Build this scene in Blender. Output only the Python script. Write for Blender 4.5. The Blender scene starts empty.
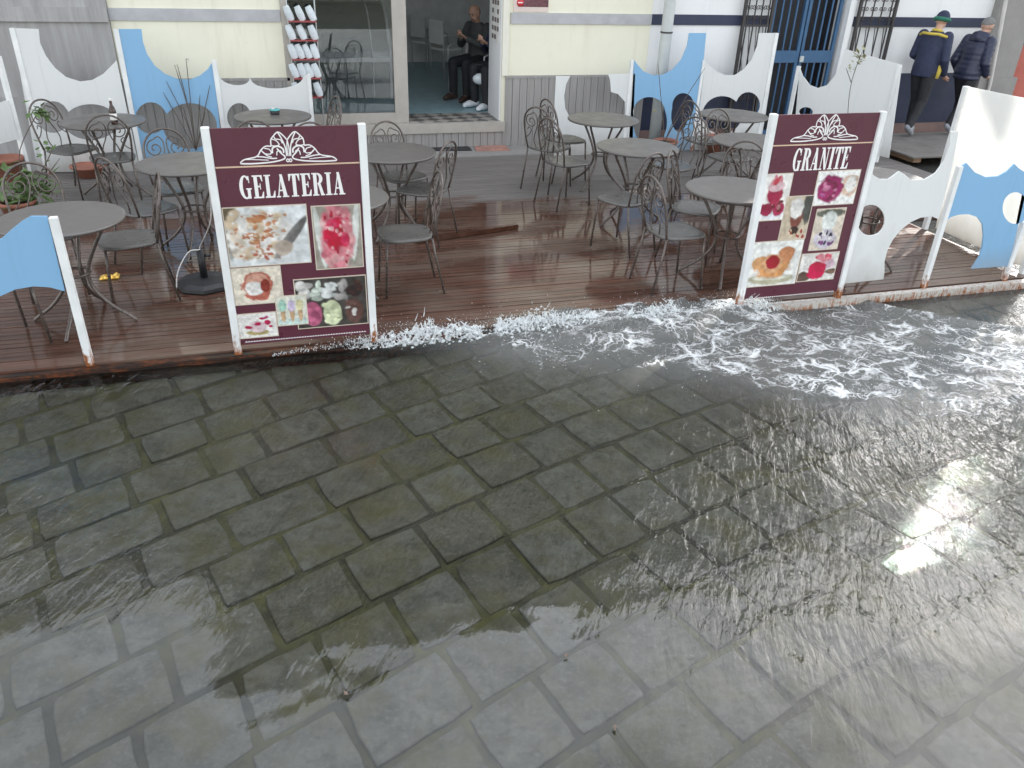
import bpy, bmesh, math, random
import numpy as np
from mathutils import Vector, Matrix
from mathutils.geometry import tessellate_polygon

random.seed(7); RNG = np.random.default_rng(11)
S = bpy.context.scene
COL = S.collection
R = math.radians

# ------------------------------------------------------------------ camera, sky, sun, exposure
PITCH, ROLL, YAW, EYE, FPX = R(29.1476), R(2.1085), R(17.0401), 2.44, 800.0
FW = Vector((math.sin(YAW)*math.cos(PITCH), math.cos(YAW)*math.cos(PITCH), -math.sin(PITCH)))
_r0 = Vector((math.cos(YAW), -math.sin(YAW), 0)); _u0 = _r0.cross(FW)
RT = math.cos(ROLL)*_r0 + math.sin(ROLL)*_u0
UP = -math.sin(ROLL)*_r0 + math.cos(ROLL)*_u0
cam = bpy.data.objects.new('camera', bpy.data.cameras.new('camera')); COL.objects.link(cam)
m = Matrix((RT, UP, -FW)).transposed().to_4x4(); m.translation = (0, 0, EYE)
cam.matrix_world = m
cam.data.sensor_width = 36; cam.data.lens = FPX/1024*36; cam.data.clip_end = 500
S.camera = cam

SUN_AZ, SUN_EL = R(53), R(30.5)
W = bpy.data.worlds.new('World'); S.world = W; W.use_nodes = True
wn = W.node_tree; wn.nodes.clear()
sky = wn.nodes.new('ShaderNodeTexSky'); sky.sky_type = 'NISHITA'; sky.sun_disc = False
sky.sun_elevation = SUN_EL; sky.sun_rotation = SUN_AZ; sky.dust_density = 1.0; sky.air_density = 1.2
hs = wn.nodes.new('ShaderNodeHueSaturation'); hs.inputs['Saturation'].default_value = .28
tc = wn.nodes.new('ShaderNodeTexCoord'); cn = wn.nodes.new('ShaderNodeTexNoise')
cn.inputs['Scale'].default_value = 3.2; cn.inputs['Detail'].default_value = 6; cn.inputs['Roughness'].default_value = .62
cr = wn.nodes.new('ShaderNodeMapRange'); cr.inputs['From Min'].default_value = .35; cr.inputs['From Max'].default_value = .68
cr.inputs['To Min'].default_value = .75; cr.inputs['To Max'].default_value = 1.5
mul = wn.nodes.new('ShaderNodeVectorMath'); mul.operation = 'SCALE'
bg = wn.nodes.new('ShaderNodeBackground'); bg.inputs['Strength'].default_value = .15
wo = wn.nodes.new('ShaderNodeOutputWorld')
L = wn.links.new
L(sky.outputs[0], hs.inputs['Color']); L(tc.outputs['Generated'], cn.inputs['Vector']); L(cn.outputs[0], cr.inputs['Value'])
# the overcast is thinner, hence brighter, on the side of the hidden sun
dt = wn.nodes.new('ShaderNodeVectorMath'); dt.operation = 'DOT_PRODUCT'; dt.inputs[1].default_value = (.0, .66, .75)
gr = wn.nodes.new('ShaderNodeMapRange'); gr.interpolation_type = 'SMOOTHSTEP'
for i_, v_ in zip((1, 2, 3, 4), (.30, .98, .9, 2.0)): gr.inputs[i_].default_value = v_
mm = wn.nodes.new('ShaderNodeMath'); mm.operation = 'MULTIPLY'
L(tc.outputs['Generated'], dt.inputs[0]); L(dt.outputs['Value'], gr.inputs[0]); L(gr.outputs[0], mm.inputs[0]); L(cr.outputs[0], mm.inputs[1])
L(hs.outputs[0], mul.inputs[0]); L(mm.outputs[0], mul.inputs['Scale']); L(mul.outputs[0], bg.inputs['Color']); L(bg.outputs[0], wo.inputs[0])

sl = bpy.data.lights.new('sun', 'SUN'); sl.energy = 2.0; sl.angle = R(.6); sl.color = (1, .95, .88)
sun = bpy.data.objects.new('sun', sl); COL.objects.link(sun)
sd = Vector((math.sin(SUN_AZ)*math.cos(SUN_EL), math.cos(SUN_AZ)*math.cos(SUN_EL), math.sin(SUN_EL)))
sun.rotation_euler = sd.to_track_quat('Z', 'Y').to_euler(); sun.location = sd*40
vs = S.view_settings
vs.view_transform = 'Standard'; vs.look = 'None'; vs.exposure = 1.8; vs.gamma = 1; vs.use_curve_mapping = False
S.cycles.use_denoising = True
S.cycles.max_bounces = 10; S.cycles.transparent_max_bounces = 16; S.cycles.caustics_reflective = False
S.cycles.sample_clamp_indirect = 6

# ------------------------------------------------------------------ photo geometry helpers
def ray(px, py):
    return FW + RT*((px-512)/FPX) - UP*((py-384)/FPX)
def onY(px, py, Y):
    d = ray(px, py); t = Y/d.y; return Vector((t*d.x, Y, EYE+t*d.z))
def onZ(px, py, z=0.):
    d = ray(px, py); t = (z-EYE)/d.z; return Vector((t*d.x, t*d.y, z))

# ------------------------------------------------------------------ numpy noise
def _hash(ix, iy, seed):
    n = (ix*374761393 + iy*668265263 + seed*1442695041) & 0x7fffffff
    n = ((n ^ (n >> 13))*1274126177) & 0x7fffffff
    return ((n ^ (n >> 16)) & 0xffff)/65535.0
def vnoise(x, y, seed=0):
    x = np.asarray(x, float); y = np.asarray(y, float)
    ix = np.floor(x).astype(np.int64); iy = np.floor(y).astype(np.int64)
    fx = x-ix; fy = y-iy
    fx = fx*fx*fx*(fx*(fx*6-15)+10); fy = fy*fy*fy*(fy*(fy*6-15)+10)
    a = _hash(ix, iy, seed); b = _hash(ix+1, iy, seed); c = _hash(ix, iy+1, seed); d = _hash(ix+1, iy+1, seed)
    return (a*(1-fx)+b*fx)*(1-fy)+(c*(1-fx)+d*fx)*fy
def fbm(x, y, seed=0, o=4, g=.5):
    s = 0; a = 1; t = 0
    for k in range(o):
        s = s + a*(vnoise(x*2**k+17.3*k, y*2**k-9.1*k, seed+k)-.5)*2; t += a; a *= g
    return s/t
def sstep(a, b, x):
    t = np.clip((x-a)/(b-a), 0, 1); return t*t*(3-2*t)

# ------------------------------------------------------------------ materials
class NT:
    def __init__(s, name):
        s.m = bpy.data.materials.new(name); s.m.use_nodes = True; s.t = s.m.node_tree; s.t.nodes.clear()
        s.out = s.t.nodes.new('ShaderNodeOutputMaterial')
    def n(s, ty, props=None, **ins):
        k = s.t.nodes.new('ShaderNode'+ty)
        for a, b in (props or {}).items(): setattr(k, a, b)
        for a, b in ins.items():
            key = a.replace('_', ' ')
            sock = k.inputs[int(a[1:])] if a[0] == 'i' and a[1:].isdigit() else k.inputs[key]
            if isinstance(b, bpy.types.NodeSocket): s.t.links.new(b, sock)
            else: sock.default_value = b
        return k
    def pos(s): return s.n('NewGeometry').outputs['Position']
    def mapv(s, scale, rot=(0, 0, 0), vec=None, loc=(0, 0, 0)):
        return s.n('Mapping', Vector=vec or s.pos(), Scale=scale, Rotation=rot, Location=loc).outputs[0]
    def noise(s, vec, scale, detail=4, rough=.55, dist=0.):
        return s.n('TexNoise', Vector=vec, Scale=scale, Detail=detail, Roughness=rough, Distortion=dist).outputs[0]
    def rng(s, v, a, b, c=0., d=1., clamp=True, smooth=False):
        k = s.n('MapRange', {'clamp': clamp, 'interpolation_type': 'SMOOTHSTEP' if smooth else 'LINEAR'}, Value=v)
        for i, x in zip((1, 2, 3, 4), (a, b, c, d)):
            if isinstance(x, bpy.types.NodeSocket): s.t.links.new(x, k.inputs[i])
            else: k.inputs[i].default_value = x
        return k.outputs[0]
    def mix(s, f, a, b, mode='MIX'):
        k = s.n('MixRGB', {'blend_type': mode})
        for i, x in enumerate((f, a, b)):
            if isinstance(x, bpy.types.NodeSocket): s.t.links.new(x, k.inputs[i])
            elif i == 0: k.inputs[0].default_value = x
            else: k.inputs[i].default_value = (*x, 1) if len(x) == 3 else x
        return k.outputs[0]
    def math(s, op, a, b=0., clamp=False):
        k = s.n('Math', {'operation': op, 'use_clamp': clamp})
        for i, x in enumerate((a, b)):
            if isinstance(x, bpy.types.NodeSocket): s.t.links.new(x, k.inputs[i])
            else: k.inputs[i].default_value = x
        return k.outputs[0]
    def sep(s, v): return s.n('SeparateXYZ', Vector=v).outputs
    def bump(s, h, strength=.3, dist=.01, normal=None):
        k = s.n('Bump', Height=h, Distance=dist)
        if isinstance(strength, bpy.types.NodeSocket): s.t.links.new(strength, k.inputs['Strength'])
        else: k.inputs['Strength'].default_value = strength
        if normal: s.t.links.new(normal, k.inputs['Normal'])
        return k.outputs[0]
    def pbr(s, **k):
        b = s.n('BsdfPrincipled', None, **k); s.t.links.new(b.outputs[0], s.out.inputs[0]); return b
    def surf(s, sock): s.t.links.new(sock, s.out.inputs[0]); return s.m

def c4(c): return (*c, 1)
def simple(name, col, rough=.5, metal=0., var=.12, nscale=6., bump=0., spec=.5, coat=0.):
    """plain surface with uneven tone and a little relief"""
    t = NT(name); p = t.n('TexCoord').outputs['Object']
    n = t.noise(p, nscale, 5, .6)
    col2 = t.mix(t.rng(n, .3, .7), tuple(x*(1-var) for x in col), tuple(min(1, x*(1+var)) for x in col))
    kw = dict(Base_Color=col2, Roughness=t.rng(t.noise(p, nscale*2.3, 3), .3, .7, max(.03, rough-.08), min(1, rough+.08)), Metallic=metal)
    if bump: kw['Normal'] = t.bump(t.noise(p, nscale*8, 4), bump, .004)
    b = t.pbr(**kw); b.inputs['Specular IOR Level'].default_value = spec; b.inputs['Coat Weight'].default_value = coat
    return t.m

def rusty(name, col, ztop, amount=.5, rough=.4):
    """painted steel whose foot has rusted; the rust follows the height on the post"""
    t = NT(name); p = t.pos(); z = t.sep(p)[2]
    n = t.noise(p, 22, 5, .65)
    n2 = t.noise(t.mapv((60, 60, 7)), 1, 3)
    edge = t.math('ADD', t.math('MULTIPLY', t.math('SUBTRACT', n, .5), .35), t.math('MULTIPLY', t.math('SUBTRACT', n2, .5), .3))
    mask = t.rng(t.math('ADD', z, edge), ztop+.04, ztop-.06, 0., 1.)
    spots = t.rng(t.noise(p, 16, 5, .7), .68, .72, 0., amount)
    mask = t.math('MAXIMUM', mask, spots, True)
    rust = t.mix(t.noise(p, 40, 4), (.10, .025, .008), (.42, .15, .04))
    white = t.mix(t.rng(t.noise(p, 5, 5), .35, .75), col, tuple(x*.8 for x in col))
    t.pbr(Base_Color=t.mix(mask, white, rust), Roughness=t.rng(mask, 0, 1, rough, .9))
    return t.m

def panel_mat(name, col, transl=.22):
    """thin plastic screen board: scuffed, lets a little light through"""
    t = NT(name); p = t.pos(); z = t.sep(p)[2]
    g = t.noise(t.mapv((3, 3, 1.2)), 2.2, 6, .65)
    dirt = t.rng(t.math('ADD', t.math('MULTIPLY', g, .5), t.math('MULTIPLY', z, -.25)), .12, .3, 0., .35)
    sc = t.rng(t.noise(t.mapv((9, 9, 30), (0, .4, 0)), 3, 4, .6), .66, .74, 0., .12)
    c = t.mix(dirt, col, tuple(x*.72 for x in col)); c = t.mix(sc, c, tuple(x*.6 for x in col))
    run = t.noise(t.mapv((22, 22, .9)), 1.3, 5, .6); c = t.mix(t.rng(run, .56, .74, 0, .25), c, tuple(x*.72+.02 for x in col))
    foot = t.rng(t.math('ADD', z, t.math('MULTIPLY', t.math('SUBTRACT', g, .5), .5)), .30, .02, 0, .5); c = t.mix(foot, c, (.30, .26, .21))
    b = t.n('BsdfPrincipled', None, Base_Color=c, Roughness=.42)
    tr = t.n('BsdfTranslucent', None, Color=c)
    return t.surf(t.n('MixShader', None, i0=transl, i1=b.outputs[0], i2=tr.outputs[0]).outputs[0])

M = {}
M['white_panel'] = panel_mat('white_panel', (.80, .81, .80))
M['blue_panel'] = panel_mat('blue_panel', (.25, .47, .70), .12)
M['thin_panel'] = panel_mat('thin_white_panel', (.82, .82, .80), .6)
M['post'] = rusty('white_post', (.80, .81, .80), .07, .25)
M['post_clean'] = rusty('white_post_far', (.80, .81, .80), -.2, .0)
M['rust_beam'] = rusty('rust_white_beam', (.50, .48, .44), -.045, .9)
M['maroon'] = simple('maroon_board', (.092, .021, .036), .32, var=.04, nscale=3)
M['sign_white'] = simple('sign_white', (.82, .80, .78), .45, var=.03)
M['gold'] = simple('sign_gold', (.62, .45, .32), .45, var=.05)
M['table_top'] = simple('table_top', (.115, .105, .096), .42, var=.06, nscale=3, bump=.06, spec=.5)
M['iron'] = simple('wrought_iron', (.115, .095, .083), .3, metal=.35, var=.25, nscale=20)
M['seat'] = simple('chair_seat', (.10, .094, .087), .33, metal=.1, var=.07, nscale=7, bump=.05)
M['yellow_wall'] = simple('yellow_plaster', (.80, .775, .62), .85, var=.05, nscale=1.3, bump=.12)
M['white_wall'] = simple('white_plaster', (.80, .80, .79), .85, var=.05, nscale=1.1, bump=.12)
M['navy'] = simple('navy_paint', (.026, .033, .068), .55, var=.15, nscale=3)
M['band_stone'] = simple('band_stone', (.42, .42, .43), .8, var=.12, nscale=6, bump=.2)
M['frame'] = simple('door_frame', (.40, .37, .33), .45, var=.08)
M['trim'] = simple('yellow_trim', (.72, .70, .60), .6, var=.04)
M['teal_floor'] = simple('teal_floor', (.34, .50, .54), .35, var=.1)
M['room'] = simple('room_wall', (.80, .79, .78), .8, var=.1)
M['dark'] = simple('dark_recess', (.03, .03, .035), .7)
M['grille'] = simple('grille_iron', (.05, .045, .045), .5, metal=.3)
M['gate'] = simple('gate_blue', (.035, .10, .20), .45, var=.12)
M['concrete'] = simple('grey_concrete', (.27, .26, .245), .85, var=.14, nscale=2.2, bump=.3)
M['red_wall'] = simple('red_plaster', (.42, .12, .09), .8, var=.1)
M['mast'] = simple('grey_mast', (.47, .49, .48), .5, var=.08, nscale=4)
M['pipe'] = simple('pale_pipe', (.55, .53, .50), .5, var=.08)
M['white_plastic'] = simple('white_plastic', (.80, .79, .77), .4, var=.05)
M['pack'] = simple('white_pack', (.60, .65, .68), .35, var=.1, nscale=14)
M['terracotta'] = simple('terracotta', (.30, .12, .08), .75, var=.15)
M['soil'] = simple('soil', (.06, .045, .03), .9)
M['leaf'] = simple('leaf_green', (.09, .15, .045), .5, var=.35, nscale=12)
M['leaf_pale'] = simple('leaf_pale', (.30, .29, .15), .5, var=.3, nscale=12)
M['twig'] = simple('twig', (.10, .08, .065), .8)
M['black'] = simple('black_rubber', (.018, .018, .02), .5, bump=.1)
M['bottle'] = simple('brown_glass', (.035, .014, .008), .08)
M['paper'] = simple('paper', (.78, .76, .72), .6)
M['teal'] = simple('teal_glaze', (.10, .42, .42), .25)
M['gold_foil'] = simple('gold_foil', (.75, .48, .10), .3, metal=.5)
M['cord'] = simple('white_cord', (.72, .70, .66), .6)
M['redboard'] = simple('red_print', (.55, .03, .04), .5)
M['skin'] = simple('skin', (.50, .30, .22), .5, var=.06)
M['grey_hair'] = simple('grey_hair', (.16, .155, .15), .7, var=.3, nscale=60)
M['dark_hair'] = simple('dark_hair', (.03, .025, .02), .6, var=.3, nscale=60)
M['navy_cloth'] = simple('navy_cloth', (.020, .026, .06), .75, var=.2, nscale=9, bump=.3)
M['yellow_cloth'] = simple('yellow_cloth', (.55, .42, .07), .75, var=.1)
M['green_cloth'] = simple('green_cloth', (.02, .14, .09), .8, var=.15)
M['black_cloth'] = simple('black_cloth', (.018, .018, .021), .8, var=.25, nscale=9, bump=.3)
M['charcoal_cloth'] = simple('charcoal_cloth', (.06, .065, .065), .8, var=.2, nscale=9, bump=.3)
M['red_cloth'] = simple('red_cloth', (.25, .04, .05), .8)
M['shoe_grey'] = simple('shoe_grey', (.28, .29, .32), .6)
M['shoe_white'] = simple('shoe_white', (.7, .72, .75), .5)
M['shoe_brown'] = simple('shoe_brown', (.05, .03, .022), .5)
M['door_red'] = simple('door_red', (.30, .05, .05), .5)

def mat_puffer():
    t = NT('quilted_navy'); p = t.n('TexCoord').outputs['Object']
    w = t.n('TexWave', {'wave_type': 'BANDS', 'bands_direction': 'Z'}, Vector=p, Scale=4.6, Distortion=1.6, Detail=3).outputs[1]
    c = t.mix(t.noise(p, 8, 4), (.014, .018, .042), (.026, .031, .066))
    t.pbr(Base_Color=c, Roughness=.45, Normal=t.bump(w, .35, .012)); return t.m
M['puffer'] = mat_puffer()

def mat_vcol(name, rough):
    t = NT(name); a = t.n('Attribute', {'attribute_name': 'print'}).outputs['Color']
    t.pbr(Base_Color=a, Roughness=rough); return t.m
M['print'] = mat_vcol('printed_photo', .35)

def plaster(name, col, stain):
    t = NT(name); p = t.pos()
    dr = t.noise(t.mapv((5, 5, .5)), 1.2, 6, .65); pa = t.noise(p, .9, 6, .65); fi = t.noise(p, 26, 5, .65); z = t.sep(p)[2]
    c = t.mix(t.rng(pa, .4, .68, 0, .45), col, tuple(x*.86 for x in col))
    c = t.mix(t.rng(dr, .52, .74, 0, .55), c, stain)
    damp = t.rng(t.math('ADD', z, t.math('MULTIPLY', t.math('SUBTRACT', pa, .5), 1.4)), 1.15, .75, 0, .45)
    c = t.mix(damp, c, stain); c = t.mix(t.rng(fi, .62, .74, 0, .3), c, stain)
    t.pbr(Base_Color=c, Roughness=.88, Normal=t.bump(fi, .2, .006)); return t.m
M['yellow_wall'] = plaster('yellow_plaster_stained', (.80, .775, .63), (.62, .58, .46))
M['white_wall'] = plaster('white_plaster_stained', (.80, .80, .795), (.62, .62, .62))
def mat_left_stone():
    t = NT('streaked_stone'); p = t.pos()
    st = t.noise(t.mapv((7, 7, .55)), 1.4, 6, .65); n = t.noise(p, 3.5, 6, .65)
    c = t.mix(t.rng(st, .35, .68), (.28, .27, .265), (.43, .42, .415)); c = t.mix(t.rng(n, .35, .7, 0, .5), c, (.33, .32, .31))
    t.pbr(Base_Color=c, Roughness=.9, Normal=t.bump(t.noise(p, 30, 5), .35, .01)); return t.m
M['left_stone'] = mat_left_stone()

def mat_wainscot():
    t = NT('weathered_boards'); p = t.pos()
    g = t.noise(t.mapv((38, 38, 1.6)), 1.1, 5, .6); b = t.noise(t.mapv((9.2, 9.2, .02)), 1.0, 1)
    c = t.mix(t.rng(g, .3, .7), (.26, .245, .23), (.37, .355, .34)); c = t.mix(t.rng(b, .35, .65, 0, .35), c, (.25, .235, .225))
    t.pbr(Base_Color=c, Roughness=.75, Normal=t.bump(g, .25, .003)); return t.m
M['wainscot'] = mat_wainscot()

def mat_deck():
    """decking: the front is soaked (dark red brown under a film of water), the back is dry and grey"""
    t = NT('decking'); p = t.pos(); x, y, z = t.sep(p)
    grain = t.noise(t.mapv((1.3, 40, 40)), 1.6, 6, .62)
    board = t.noise(t.mapv((.22, 15.2, 1)), 1.0, 2, .5)
    blot = t.noise(t.mapv((.8, 1.25, 1)), 1.5, 5, .58)
    edge = t.math('ADD', y, t.math('MULTIPLY', t.math('SUBTRACT', t.noise(t.mapv((1, 2.6, 1)), 1.3, 4), .5), 1.1))
    edge = t.math('ADD', edge, t.math('MULTIPLY', x, .05))
    wet = t.rng(edge, 8.32, 8.06)
    pool = t.math('MULTIPLY', t.rng(blot, .36, .46), wet)
    dry = t.mix(t.rng(grain, .3, .7), (.115, .104, .096), (.21, .19, .175)); dry = t.mix(t.rng(board, .4, .6, 0, .4), dry, (.13, .118, .11))
    soaked = t.mix(t.rng(grain, .3, .72), (.058, .034, .026), (.165, .082, .057))
    soaked = t.mix(t.rng(board, .42, .6, 0, .55), soaked, (.048, .028, .021))
    soaked = t.mix(t.rng(t.noise(t.mapv((.9, 2.4, 1), loc=(3, 1, 0)), 1.1, 4), .48, .66, 0, .75), soaked, (.15, .115, .09))
    col = t.mix(wet, dry, soaked)
    rough = t.rng(pool, 0, 1, .30, .045)
    rough = t.rng(wet, 0, 1, .72, rough)
    hb = t.math('ADD', grain, t.math('MULTIPLY', t.noise(t.mapv((3, 14, 1)), 1.1, 3), .8))
    nb = t.bump(hb, t.rng(pool, 0, 1, .25, .06), .004)
    b = t.pbr(Base_Color=col, Roughness=rough, Normal=nb); b.inputs['IOR'].default_value = 1.45
    return t.m
M['deck'] = mat_deck()

def mat_paving():
    t = NT('paving_stone'); p = t.pos()
    a = t.n('Attribute', {'attribute_name': 'tone'}).outputs['Fac']
    n = t.noise(p, 7, 7, .65); f = t.noise(p, 55, 4, .6); moss = t.noise(p, 3.1, 6, .65, .4)
    c = t.mix(t.rng(n, .3, .7), (.052, .052, .044), (.150, .147, .130))
    c = t.mix(t.rng(a, .0, .45, .5, 0), c, (.055, .05, .036)); c = t.mix(t.rng(a, .6, 1, 0, .35), c, (.14, .14, .135))
    c = t.mix(t.rng(f, .52, .72, 0, .6), c, (.17, .165, .15))
    c = t.mix(t.rng(t.noise(p, 19, 5, .7), .5, .7, 0, .55), c, (.035, .035, .029))
    c = t.mix(t.rng(moss, .46, .70, 0, .85), c, (.085, .078, .034))
    t.pbr(Base_Color=c, Roughness=t.rng(n, .3, .7, .6, .8), Normal=t.bump(t.math('ADD', n, t.math('MULTIPLY', t.noise(p, 38, 6, .7), .35)), .55, .01)).inputs['Specular IOR Level'].default_value = .12; return t.m
M['paving'] = mat_paving()
def mat_joint():
    t = NT('mossy_joint'); p = t.pos()
    n = t.noise(p, 6, 6, .65); g = t.noise(p, 1.7, 4, .6)
    c = t.mix(t.rng(n, .35, .65), (.016, .017, .008), (.075, .072, .022)); c = t.mix(t.rng(g, .46, .64), c, (.022, .021, .015))
    t.pbr(Base_Color=c, Roughness=.85, Normal=t.bump(n, .5, .01)); return t.m
M['joint'] = mat_joint()

def mat_water():
    t = NT('flood_water'); p = t.pos()
    at = t.n('Attribute', {'attribute_name': 'flow'}); r, g, b = t.n('SeparateColor', None, Color=at.outputs['Color']).outputs[:3]   # r foam, g ripple
    dirp = t.mapv((1, 1, 1), (0, 0, R(-62)))
    w1 = t.noise(t.mapv((4.5, 15, 4), vec=dirp), 1.0, 4, .55, .5)
    w2 = t.noise(t.mapv((12, 42, 4), vec=dirp), 1.0, 3, .5, .3)
    h = t.math('ADD', w1, t.math('MULTIPLY', w2, .4))
    nrm = t.bump(h, t.rng(g, .10, 1, .0, .85), .02)
    fr = t.n('Fresnel', None, IOR=1.36, Normal=nrm).outputs[0]
    gl = t.n('BsdfGlossy', None, Color=(1, 1, 1, 1), Roughness=.006, Normal=nrm)
    tint = t.mix(t.rng(g, 0, 1), (.93, .94, .90), (.88, .89, .83))
    tr = t.n('BsdfTransparent', None, Color=tint)
    base = t.n('MixShader', None, i0=fr, i1=tr.outputs[0], i2=gl.outputs[0])
    # suspended silt and air make the disturbed water milky
    silt = t.n('BsdfDiffuse', None, Color=(.20, .20, .19, 1))
    base = t.n('MixShader', None, i0=t.math('MULTIPLY', b, .6), i1=base.outputs[0], i2=silt.outputs[0])
    # lacy foam
    warp = t.n('TexNoise', None, Vector=p, Scale=4.5, Detail=4).outputs[1]
    wv = t.n('VectorMath', {'operation': 'SUBTRACT'}, i0=warp, i1=(.5, .5, .5)).outputs[0]
    wv = t.n('VectorMath', {'operation': 'SCALE'}, i0=wv, Scale=.42).outputs[0]
    wp = t.n('VectorMath', {'operation': 'ADD'}, i0=p, i1=wv).outputs[0]
    wp = t.mapv((1, 1.35, 0), (0, 0, R(25)), wp)
    v1 = t.n('TexVoronoi', {'feature': 'DISTANCE_TO_EDGE'}, Vector=wp, Scale=5.5).outputs['Distance']
    v2 = t.n('TexVoronoi', {'feature': 'DISTANCE_TO_EDGE'}, Vector=wp, Scale=14).outputs['Distance']
    lace1 = t.rng(v1, t.math('MULTIPLY', r, .15), 0., 0., 1.)
    lace2 = t.rng(v2, t.math('MULTIPLY', r, .16), 0., 0., .75)
    big = t.noise(wp, 3.2, 5, .6)
    thr = t.rng(r, 0, 1, .65, .315)
    cov = t.math('SUBTRACT', big, thr)
    cov = t.rng(cov, -.02, .2)
    fine = t.noise(p, 60, 4, .7)
    lace = t.math('MAXIMUM', lace1, lace2)
    mask = t.math('MULTIPLY', lace, cov)
    mask = t.rng(t.math('ADD', mask, t.math('MULTIPLY', t.math('SUBTRACT', t.noise(p, 34, 5, .75), .5), .95)), .24, 1.0, 0, .82)
    mask = t.math('MULTIPLY', mask, t.rng(r, .02, .12))
    solid = t.rng(t.math('ADD', r, t.math('MULTIPLY', t.math('SUBTRACT', fine, .5), .8)), 1.02, 1.25)
    mask = t.math('MAXIMUM', mask, solid, True)
    fo = t.n('BsdfDiffuse', None, Color=(.80, .81, .80, 1), Normal=t.bump(fine, .6, .01))
    return t.surf(t.n('MixShader', None, i0=mask, i1=base.outputs[0], i2=fo.outputs[0]).outputs[0])
M['water'] = mat_water()
def mat_froth():
    t = NT('froth'); p = t.pos(); n = t.noise(p, 90, 4, .7)
    d = t.n('BsdfPrincipled', None, Base_Color=(.82, .84, .84, 1), Roughness=.3, Normal=t.bump(n, .5, .004)); tl = t.n('BsdfTranslucent', None, Color=(.84, .86, .86, 1)); tp = t.n('BsdfTransparent')
    m1 = t.n('MixShader', None, i0=.4, i1=d.outputs[0], i2=tl.outputs[0])
    return t.surf(t.n('MixShader', None, i0=t.rng(n, .35, .7, .0, .22), i1=m1.outputs[0], i2=tp.outputs[0]).outputs[0])
M['foam'] = mat_froth()

def mat_glass():
    t = NT('shop_glass')
    fr = t.n('Fresnel', None, IOR=1.5).outputs[0]
    gl = t.n('BsdfGlossy', None, Roughness=.01); tr = t.n('BsdfTransparent', None, Color=(.86, .88, .88, 1))
    return t.surf(t.n('MixShader', None, i0=t.math('MULTIPLY', fr, 1.6, True), i1=tr.outputs[0], i2=gl.outputs[0]).outputs[0])
M['glass'] = mat_glass()

def mat_sill_tile():
    t = NT('sill_tile'); p = t.pos()
    v = t.n('TexChecker', None, Vector=t.mapv((1, 1, 1), (0, 0, R(38))), Color1=(.38, .35, .31, 1), Color2=(.13, .12, .11, 1), Scale=7.0).outputs[0]
    t.pbr(Base_Color=v, Roughness=.4); return t.m
M['sill_tile'] = mat_sill_tile()

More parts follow.
